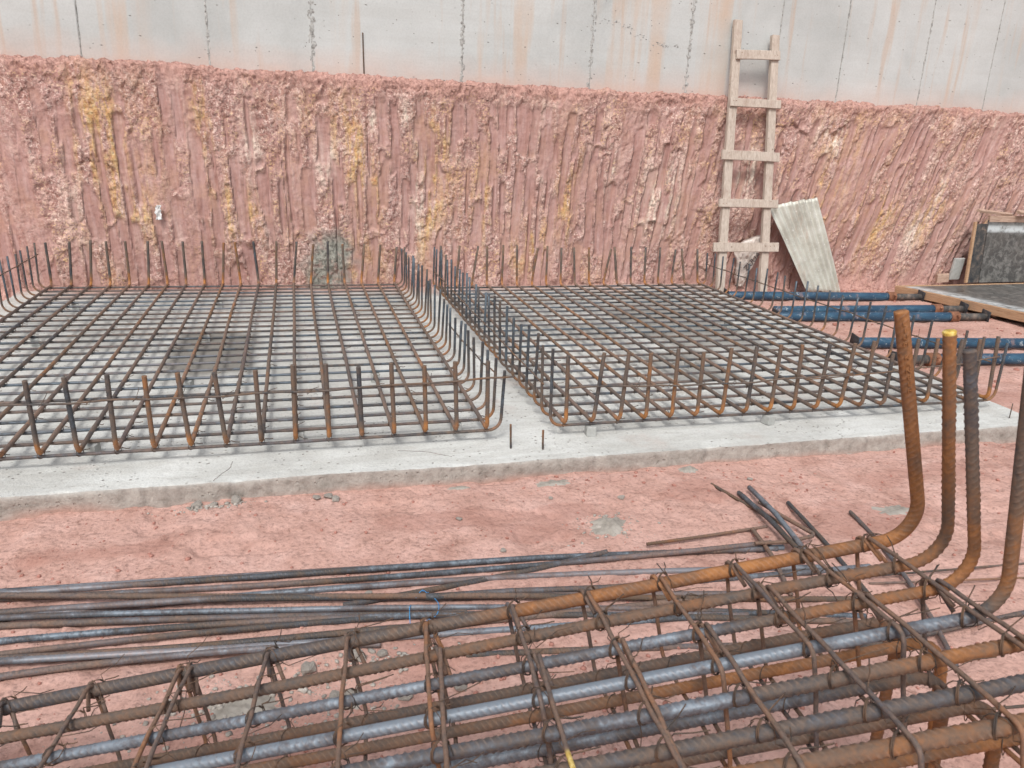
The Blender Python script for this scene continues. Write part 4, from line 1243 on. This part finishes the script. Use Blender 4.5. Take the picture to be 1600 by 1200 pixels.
# corrugated sheet
def make_sheet():
    tl = np.array([4.775, 7.385, .905]); tr = np.array([5.335, 7.36, 1.01]); bl = np.array([5.24, 7.165, .045]); br = np.array([5.70, 7.18, .008])
    nu, nv = 72, 26
    U, Vv = np.meshgrid(np.linspace(0, 1, nu), np.linspace(0, 1, nv))
    P = (bl[None, None] * ((1 - U) * (1 - Vv))[..., None] + br * (U * (1 - Vv))[..., None] + tl * ((1 - U) * Vv)[..., None] + tr * (U * Vv)[..., None])
    nrm = np.cross(br - bl, tl - bl); nrm /= np.linalg.norm(nrm)
    if nrm[1] > 0: nrm = -nrm
    wave = .017 * np.cos(2 * np.pi * U * 7.2) * (0.45 + .55 * U)
    bend = .02 * np.sin(np.pi * U) + .012 * fbm(U * 2, Vv * 2, 2, 3)
    raggd = .008 * fbm(U * 14, Vv * 14, 2, 9)
    P = P + nrm * (wave + bend)[..., None]
    P[..., 2] += np.where((Vv == 1) | (Vv == 0), raggd, 0)
    g = Geo()
    for side, o in ((1, 0.0012), (-1, -0.0012)):
        i = np.arange(nv - 1)[:, None] * nu; j = np.arange(nu - 1)[None, :]
        Q = np.stack([i + j, i + j + 1, i + nu + j + 1, i + nu + j], -1).reshape(-1, 4)
        g.add((P + nrm * o).reshape(-1, 3), Q if side < 0 else Q[:, ::-1])
    N = nu * nv
    ring = list(range(nu)) + [k * nu + nu - 1 for k in range(1, nv)] + [(nv - 1) * nu + k for k in range(nu - 2, -1, -1)] + [k * nu for k in range(nv - 2, 0, -1)]
    ring = np.array(ring); r2 = np.roll(ring, -1)
    g.Q.append(np.stack([ring, r2, r2 + N, ring + N], 1))
    o = obj('corrugated_sheet', g, M['sheet'], loc=(5.45, 7.17, 0))
    tag(o, 'dusty corrugated metal sheet leaning on the bank beside the ladder', 'metal sheet')
make_sheet()

# cement sack crumpled behind the ladder
def make_sack():
    nu, nv = 40, 46
    U, V = np.meshgrid(np.linspace(-1, 1, nu), np.linspace(0, 1, nv))
    wdt = np.interp(V, [0, .25, .5, .75, 1], [.035, .07, .10, .15, .15])
    cx = np.interp(V, [0, .3, .6, 1], [4.585, 4.60, 4.63, 4.64])
    X = cx + U * wdt + .02 * fbm(U * 2, V * 5, 3, 3)
    Z = .06 + V * .50 + .02 * fbm(U * 3, V * 2, 3, 5) * (V > .8) + .05 * U * V
    Y0 = 7.435 - .03 * V
    fold = .03 * fbm(U * 2.2, V * 4, 4, 7) + .02 * (1 - np.abs(fbm(U * 3.5, V * 5, 3, 11)) * 2)
    bulge = .055 * np.clip(1 - U * U, 0, 1) ** .6
    g = Geo()
    i = np.arange(nv - 1)[:, None] * nu; j = np.arange(nu - 1)[None, :]
    Q = np.stack([i + j, i + j + 1, i + nu + j + 1, i + nu + j], -1).reshape(-1, 4)
    g.add(np.stack([X, Y0 - bulge - fold, Z], -1).reshape(-1, 3), Q)
    g.add(np.stack([X, Y0 + .01 + .3 * bulge, Z], -1).reshape(-1, 3), Q[:, ::-1])
    N = nu * nv
    ring = list(range(nu)) + [k * nu + nu - 1 for k in range(1, nv)] + [(nv - 1) * nu + k for k in range(nu - 2, -1, -1)] + [k * nu for k in range(nv - 2, 0, -1)]
    ring = np.array(ring); r2 = np.roll(ring, -1)
    g.Q.append(np.stack([ring, ring + N, r2 + N, r2], 1))
    o = obj('cement_sack', g, M['sack'], loc=(4.6, 7.42, 0.0))
    tag(o, 'crumpled dirty white sack behind the foot of the ladder', 'sack')
    # faded print running slantwise down the sack
    place_letter(letter_mesh('ZUUA', .085, .0012), 'print', M['ink'], o, (4.655, 7.335, .335), (.62, -.04, .78), (-.78, 0, .62))
make_sack()

# white scrap stuck in the bank
def scrap(name, c, w_, h_, mat, label, cat, ang=.2):
    nu, nv = 10, 14
    U, V = np.meshgrid(np.linspace(-.5, .5, nu), np.linspace(-.5, .5, nv))
    X = c[0] + (U * math.cos(ang) + V * math.sin(ang)) * w_ * (1 + .3 * fbm(V * 4, V * 0, 2, 3)); Z = c[2] + V * h_
    X = X + .012 * fbm(V * 7, U * 0 + 2, 3, 12)
    Y = c[1] - .022 * fbm(U * 4, V * 6, 3, 9) - .012 * U
    i = np.arange(nv - 1)[:, None] * nu; j = np.arange(nu - 1)[None, :]
    Q = np.stack([i + j, i + j + 1, i + nu + j + 1, i + nu + j], -1).reshape(-1, 4)
    g = Geo(); g.add(np.stack([X, Y, Z], -1).reshape(-1, 3), Q); g.add(np.stack([X, Y + .004, Z], -1).reshape(-1, 3), Q[:, ::-1])
    N = nu * nv
    ring = list(range(nu)) + [k * nu + nu - 1 for k in range(1, nv)] + [(nv - 1) * nu + k for k in range(nu - 2, -1, -1)] + [k * nu for k in range(nv - 2, 0, -1)]
    ring = np.array(ring); r2 = np.roll(ring, -1)
    g.Q.append(np.stack([ring, ring + N, r2 + N, r2], 1))
    tag(obj(name, g, mat, loc=(c[0], c[1], c[2] - h_ / 2)), label, cat)
scrap('paper_scrap', (-1.145, 7.445, .755), .05, .125, M['white'], 'small white scrap stuck in the red earth bank at left', 'scrap')

# ------------------------------------------------------------------ blue steel props
def prop(p0, p1, label, inner=0.4, plate0=True, plate1=True, r=.043, zc=.046):
    p0 = np.array([*p0, zc]); p1 = np.array([*p1, zc])
    d = p1 - p0; L = np.linalg.norm(d); d /= L
    side = np.array([-d[1], d[0], 0])
    t = thing('steel_prop', tuple((p0 + p1) / 2 * np.array([1, 1, 0])), label, 'prop', 'blue steel props lying on the ground')
    pm = p1 - d * inner
    g = Geo(); tube(g, resample([p0, pm], .15), r, 18); obj('outer_tube', g, M['prop'], t)
    g = Geo(); tube(g, resample([pm - d * .02, p1], .1), r * .8, 16); obj('inner_tube', g, M['propinner'], t)
    g = Geo(); tube(g, [pm - d * .05, pm - d * .045, pm + d * .03, pm + d * .035], r * 1.22, 12)
    c = obj('collar_nut', g, M['rustnut'], t)
    g = Geo(); tube(g, resample([pm - side * .075 + np.array([0, 0, .02]), pm + side * .075 + np.array([0, 0, .035])], .05), .009, 7); tube(g, resample([pm + d * .02 + side * .05, pm + d * .02 + side * .07 + np.array([0, 0, -.035]), pm - d * .05 + side * .075 + np.array([0, 0, -.03])], .02), .006, 6)
    obj('pin', g, M['rustnut'], c)
    for on, pp, sg in ((plate0, p0, -1), (plate1, p1, 1)):
        if on:
            g = Geo()
            ax = np.array([d, side * math.cos(.12) + np.array([0, 0, math.sin(.12)]), -side * math.sin(.12) + np.array([0, 0, math.cos(.12)])])
            cc = pp + d * sg * .004 + np.array([0, 0, .018])
            box(g, cc - np.array([0, 0, .006]), (.008, .115, .105), ax, .002)
            obj('end_plate', g, M['plate'], t)
prop((4.19, 7.00), (6.37, 6.775), 'blue steel prop farthest back, at the foot of the ladder', .34)
prop((4.30, 6.30), (6.37, 6.20), 'blue steel prop, back one of the touching pair', .30, plate0=False)
prop((4.16, 6.075), (6.30, 5.86), 'blue steel prop, front one of the touching pair', .33)
prop((4.29, 5.145), (7.6, 4.72), 'blue steel prop in front of the pair, running out of frame', .5)
prop((7.4, 4.34), (4.25, 4.66), 'blue steel prop nearest the camera, with a short dark end', .32)

# ------------------------------------------------------------------ shuttering panels at the right
def grid_slab(g, c0, ux, uy, lx, ly, thick, resid_fn, n=30):
    ux = np.asarray(ux, float); uy = np.asarray(uy, float); c0 = np.asarray(c0, float)
    nz = np.cross(ux, uy)
    U, V = np.meshgrid(np.linspace(0, 1, n), np.linspace(0, 1, n))
    P = c0 + ux * (U * lx)[..., None] + uy * (V * ly)[..., None]
    i = np.arange(n - 1)[:, None] * n; j = np.arange(n - 1)[None, :]
    Q = np.stack([i + j, i + j + 1, i + n + j + 1, i + n + j], -1).reshape(-1, 4)
    re = resid_fn(U, V).ravel()
    g.add((P + nz * thick / 2).reshape(-1, 3), Q, resid=re)
    g.add((P - nz * thick / 2).reshape(-1, 3), Q[:, ::-1], resid=0.0)
    N = n * n
    ring = list(range(n)) + [k * n + n - 1 for k in range(1, n)] + [(n - 1) * n + k for k in range(n - 2, -1, -1)] + [k * n for k in range(n - 2, 0, -1)]
    ring = np.array(ring); r2 = np.roll(ring, -1)
    b0 = g.n - 2 * N
    g.Q.append(np.stack([ring + b0, ring + N + b0, r2 + N + b0, r2 + b0], 1))

def make_forms():
    # lying panel, near edge propped up a little
    t = thing('formwork_panel', (7.3, 6.4, 0.0), 'black film-faced shutter panel lying flat with timber edges', 'formwork')
    ux = np.array([1.0, .045, .0]); ux /= np.linalg.norm(ux)
    uy = np.array([-.070, 1.0, -.030]); uy /= np.linalg.norm(uy)
    c0 = np.array([6.52, 5.35, .135])
    g = Geo()
    grid_slab(g, c0, ux, uy, 2.3, 1.75, .018, lambda U, V: np.clip((1 - sstep(.05, .13, U + .02 * fbm(V * 9, U * 0, 3, 4))) * 1.1 * (U > .012), 0, 1))
    obj('face_sheet', g, M['film'], t, smooth=False)
    nz = np.cross(ux, uy)
    for (p, q, w_, hgt) in ((c0 - ux * .022 - uy * .05, c0 - ux * .022 + uy * 1.80, .04, .085), (c0 + uy * 1.775 - ux * .0, c0 + uy * 1.775 + ux * 2.3, .045, .08), (c0 - uy * .025, c0 - uy * .025 + ux * 2.3, .045, .085)):
        g = Geo(); plank(g, p - nz * .026, q - nz * .026, w_, hgt, nz, n=14, warp=.006); obj('edge_batten', g, M['ply'], t, smooth=False)
    for v in (.6, 1.2):
        g = Geo(); plank(g, c0 + uy * v - nz * .055 + ux * .02, c0 + uy * v - nz * .055 + ux * 2.28, .05, .085, nz, n=10); obj('joist', g, M['batten'], t, smooth=False)
    # upright panel against the bank
    t2 = thing('formwork_panel', (8.2, 7.3, 0.1), 'black film-faced shutter panel standing upright behind the lying one', 'formwork')
    ux = np.array([1.0, .02, 0]); ux /= np.linalg.norm(ux)
    uz = np.array([.035, .10, 1.0]); uz /= np.linalg.norm(uz)
    c1 = np.array([7.53, 7.20, .11])
    g = Geo(); grid_slab(g, c1, ux, uz, 2.1, .70, .018, lambda U, V: np.clip(sstep(.80, .84, V + .07 * U) * (1 - sstep(.88, .95, V + .04 * U)), 0, 1))
    obj('face_sheet', g, M['film'], t2, smooth=False)
    # grey return strip at its left
    ur = np.array([-1.0, -.10, 0]); ur /= np.linalg.norm(ur)
    g = Geo(); grid_slab(g, c1 - np.array([.012, 0, 0]), -ur * -1, uz, .17, .66, .018, lambda U, V: 0 * U, 8)
    obj('side_strip', g, M['propinner'], t2, smooth=False)
    e = c1 - np.array([.012, 0, 0]) + ur * .185
    g = Geo(); plank(g, e - uz * .0, e + uz * .68, .03, .03, np.array([0, -1., 0]), n=8); obj('edge_batten', g, M['ply'], t2, smooth=False)
    g = Geo(); plank(g, c1 + uz * .715, c1 + uz * .715 + ux * 2.1, .03, .07, np.array([0, 0, 1.]), n=10); obj('edge_batten', g, M['batten'], t2, smooth=False)
    # two boards on top
    top = c1 + uz * .745
    for (p, q, w_, lb) in ((top + np.array([-.19, -.03, .06]), top + np.array([.36, .06, .012]), .05, 'short weathered board lying on the upright shutter, left one'),
                           (top + np.array([.34, -.06, .052]), top + np.array([1.7, .02, .03]), .07, 'long weathered board lying on the upright shutter, right one')):
        g = Geo(); plank(g, p, q, w_, .028, np.array([0, -.35, 1.]), n=10, warp=.008)
        tag(obj('timber_board', g, M['batten'], loc=tuple(p), smooth=False), lb, 'board', 'boards on the shutter')
    g = Geo(); box(g, (7.285, 7.30, .25), (.15, .03, .25), frame((1, .1, 0), (0, 1, .1)), .004)
    tag(obj('board_offcut', g, M['spacer'], loc=(7.285, 7.30, .12), smooth=False), 'small pale grey board piece behind the upright shutter edge', 'board')
    g = Geo(); box(g, (7.13, 7.32, .14), (.14, .05, .10), frame((1, -.2, .12), (0, 1, 0)), .006, .004)
    tag(obj('timber_block', g, M['batten'], loc=(7.13, 7.32, .09), smooth=False), 'short timber block on the far edge of the lying shutter', 'timber')
make_forms()

# ------------------------------------------------------------------ spilt mortar, stones, clods
def blob_mesh(seed, flat=.6, amp=.35, sub=2):
    import bmesh
    bm = bmesh.new(); bmesh.ops.create_icosphere(bm, subdivisions=sub, radius=1.0)
    r = random.Random(seed)
    o = [r.uniform(0, 50) for _ in range(3)]
    for v in bm.verts:
        c = v.co
        h, _ = cells(np.array([c.x * 1.3 + o[0] + c.z * .7]), np.array([c.y * 1.3 + o[1] - c.z * .5]), seed, .9)
        d = 1 + amp * float(h[0]) + .25 * float(fbm(np.array([c.x * 2 + o[2]]), np.array([c.y * 2 + c.z * 1.7]), 2, seed)[0])
        v.co = c * d
        v.co.z *= flat
    me = bpy.data.meshes.new('stone'); bm.to_mesh(me); bm.free()
    return me

def patch(cx, cy, rx, ry, seed, label, h=.012, mat='mortar'):
    n, mrad = 44, 14
    z0 = gz(cx, cy)
    q, ang = np.meshgrid(np.arange(mrad + 1) / mrad, 2 * np.pi * np.arange(n) / n, indexing='ij')
    rr = 1 + .6 * fbm(np.cos(ang) * 2.6 + seed, np.sin(ang) * 2.6, 4, seed)
    x = cx + np.cos(ang) * rx * q * rr; y = cy + np.sin(ang) * ry * q * rr
    zz = ground_h(x, y) + h * (1 - q ** 3) * (1 + .9 * fbm(x * 22, y * 22, 3, seed + 3)) - .004 * q ** 2
    V = np.stack([x, y, zz], -1).reshape(-1, 3)
    i = np.arange(mrad)[:, None] * n; j = np.arange(n)[None, :]; j2 = (j + 1) % n
    Qd = np.stack([i + j, i + n + j, i + n + j2, i + j2], -1).reshape(-1, 4)
    g = Geo(); g.add(V, Qd[:, ::-1])
    tag(obj('mortar_patch', g, M[mat], loc=(cx, cy, z0)), label, 'mortar', 'mortar spills on the ground')
patch(1.10, 3.135, .085, .035, 3, 'oval mortar spill against the slab, below the two pegs', .008)
patch(1.80, 3.165, .060, .035, 5, 'small round mortar spill against the slab, right of the pegs')
patch(1.20, 2.69, .085, .085, 8, 'lumpy grey mortar spill on open red ground behind the bars', .014)
patch(0.66, 3.165, .055, .022, 11, 'thin mortar smear at the slab foot, left of the pegs', .005)
patch(2.78, 3.24, .05, .025, 14, 'faint mortar spot at the slab foot near its right end', .006)
patch(-.20, 1.93, .11, .07, 21, 'crumbly mortar spill under the left of the cage', .010)
patch(.08, 1.88, .06, .05, 24, 'small grey mortar spill under the cage, right of the crumbly one', .008)
patch(2.55, 2.62, .12, .07, 27, 'flat grey stain of mortar behind the bent-up bars', .004)

blobs = [blob_mesh(100 + k, random.uniform(.5, .8)) for k in range(6)]
for b_m in blobs:
    b_m.materials.append(M['stone'])
def stone(x, y, r, label, group, k=None, z=None):
    me = blobs[random.randrange(6) if k is None else k]
    o = bpy.data.objects.new('stone', me)
    o.location = (x, y, (gz(x, y) if z is None else z) + r * .35); o.scale = (r, r * random.uniform(.7, 1.1), r * random.uniform(.7, 1.0)); o.rotation_euler = (random.uniform(-.3, .3), random.uniform(-.3, .3), random.uniform(0, 6))
    S.collection.objects.link(o); tag(o, label, 'stone', group)
G1 = 'broken concrete by the slab edge'
stone(-.455, 3.195, .022, 'grey concrete lump left of three at the chipped slab edge', G1)
stone(-.385, 3.185, .016, 'smallest grey lump, middle of three at the chipped slab edge', G1)
stone(-.295, 3.190, .030, 'largest grey lump, right of three at the chipped slab edge', G1)
stone(.035, 3.165, .020, 'grey lump at the slab foot, left one of the middle cluster', G1)
stone(.085, 3.172, .024, 'grey lump at the slab foot, tallest of the middle cluster', G1)
stone(.115, 3.140, .020, 'grey lump at the slab foot, nearest of the middle cluster', G1)
G2 = 'stones under the cage'
for (x, y, r, lb) in ((.255, 2.16, .017, 'rounded grey stone between the loose bars under the blue twine'), (.19, 2.395, .015, 'small rounded stone lying among the back loose bars'), (.66, 2.025, .018, 'round grey stone just inside the cage top bar'),
                      (.245, 1.86, .022, 'flat pale stone under the cage, left of two'), (.405, 1.85, .020, 'flat pale stone under the cage, right of two'), (.05, 1.905, .022, 'grey chunk under the cage beside the mortar spill'),
                      (-.02, 2.035, .026, 'angular grey chunk under the cage near its back bar'), (.13, 2.06, .024, 'angular grey chunk behind the cage, left of a pair'), (.20, 2.055, .022, 'angular grey chunk behind the cage, right of a pair'), (1.55, 2.30, .014, 'small white stone beside the brown off-cut')):
    stone(x, y, r, lb, G2)
G3 = 'small clods on the open ground'
for (x, y, r, lb) in ((1.04, 2.98, .013, 'small clod on open ground, below the pegs'), (1.36, 2.94, .015, 'small clod on open ground, right of the lumpy mortar spill'), (.60, 2.85, .014, 'small clod on open ground, left of the lumpy mortar spill'), (2.05, 3.0, .014, 'small clod on open ground, behind the off-cut tips'), (.72, 2.58, .013, 'small clod just behind the farthest loose bar')):
    stone(x, y, r, lb, G3)

def scatter(name, n, region, rr, mat, label, cat, seed):
    r = np.random.default_rng(seed)
    import bmesh
    bm = bmesh.new(); bmesh.ops.create_icosphere(bm, subdivisions=1, radius=1.0)
    bm.verts.ensure_lookup_table()
    BV = np.array([v.co[:] for v in bm.verts]); BF = [[v.index for v in f.verts] for f in bm.faces]; bm.free()
    BF = np.array(BF)
    pts = region(r, n)
    zz = ground_h(pts[:, 0], pts[:, 1])
    n = len(pts)
    size = rr[0] * (rr[1] / rr[0]) ** (r.random(n) ** 2.6)
    nv = len(BV)
    J = 1 + .32 * (r.random((n, nv, 1)) - .5) * 2
    V = BV[None] * J
    V = V * np.stack([r.uniform(.7, 1.3, n), r.uniform(.7, 1.3, n), r.uniform(.45, .85, n)], 1)[:, None, :]
    a = r.uniform(0, 6.28, n); ca, sa = np.cos(a)[:, None], np.sin(a)[:, None]
    W = np.stack([V[..., 0] * ca - V[..., 1] * sa, V[..., 0] * sa + V[..., 1] * ca, V[..., 2]], -1) * size[:, None, None]
    W += np.stack([pts[:, 0], pts[:, 1], zz + size * .25], 1)[:, None, :]
    F = (BF[None] + (np.arange(n) * nv)[:, None, None]).reshape(-1, 3)
    me = bpy.data.meshes.new(name)
    Vf = W.reshape(-1, 3)
    me.vertices.add(len(Vf)); me.vertices.foreach_set('co', Vf.ravel())
    me.loops.add(F.size); me.loops.foreach_set('vertex_index', F.ravel().astype(np.int32))
    me.polygons.add(len(F)); me.polygons.foreach_set('loop_start', (np.arange(len(F)) * 3).astype(np.int32)); me.polygons.foreach_set('loop_total', np.full(len(F), 3, np.int32))
    me.update(calc_edges=True)
    me.materials.append(mat)
    o = bpy.data.objects.new(name, me); S.collection.objects.link(o)
    tag(o, label, cat, kind='stuff')

def reg_open(r, n):
    P = np.stack([r.uniform(-1.7, 4.3, n * 3), r.uniform(1.2, 3.2, n * 3)], 1)
    k = r.random(n * 3) < .25 + .75 * sstep(.05, .3, fbm(P[:, 0] * 1.8, P[:, 1] * 1.8, 3, 77))
    return P[k][:n]
scatter('earth_crumbs', 4200, reg_open, (.0016, .0095), M['clod'], 'reddish earth crumbs scattered over the open ground', 'gravel', 3)
def reg_rub(r, n):
    c = np.array([(-.22, 1.93, .24, .12), (.10, 1.86, .15, .09), (.15, 2.03, .18, .05), (1.22, 2.69, .16, .10), (-.22, 1.95, .3, .12), (-.4, 3.17, .15, .02), (-.2, 1.9, .25, .12)])
    k = r.integers(0, len(c), n)
    return np.stack([c[k, 0] + c[k, 2] * r.normal(0, .6, n), c[k, 1] + c[k, 3] * r.normal(0, .6, n)], 1)
scatter('mortar_crumbs', 1100, reg_rub, (.002, .012), M['stone'], 'grey mortar crumbs around the spills and along the slab foot', 'gravel', 9)
def reg_far(r, n):
    P = np.stack([r.uniform(4.1, 8.5, n), np.where(r.random(n) < .6, r.uniform(4.0, 7.3, n), r.uniform(7.2, 7.42, n))], 1)
    return P
scatter('bank_crumbs', 900, reg_far, (.004, .026), M['clod'], 'red clods crumbled from the bank among the blue props', 'gravel', 15)
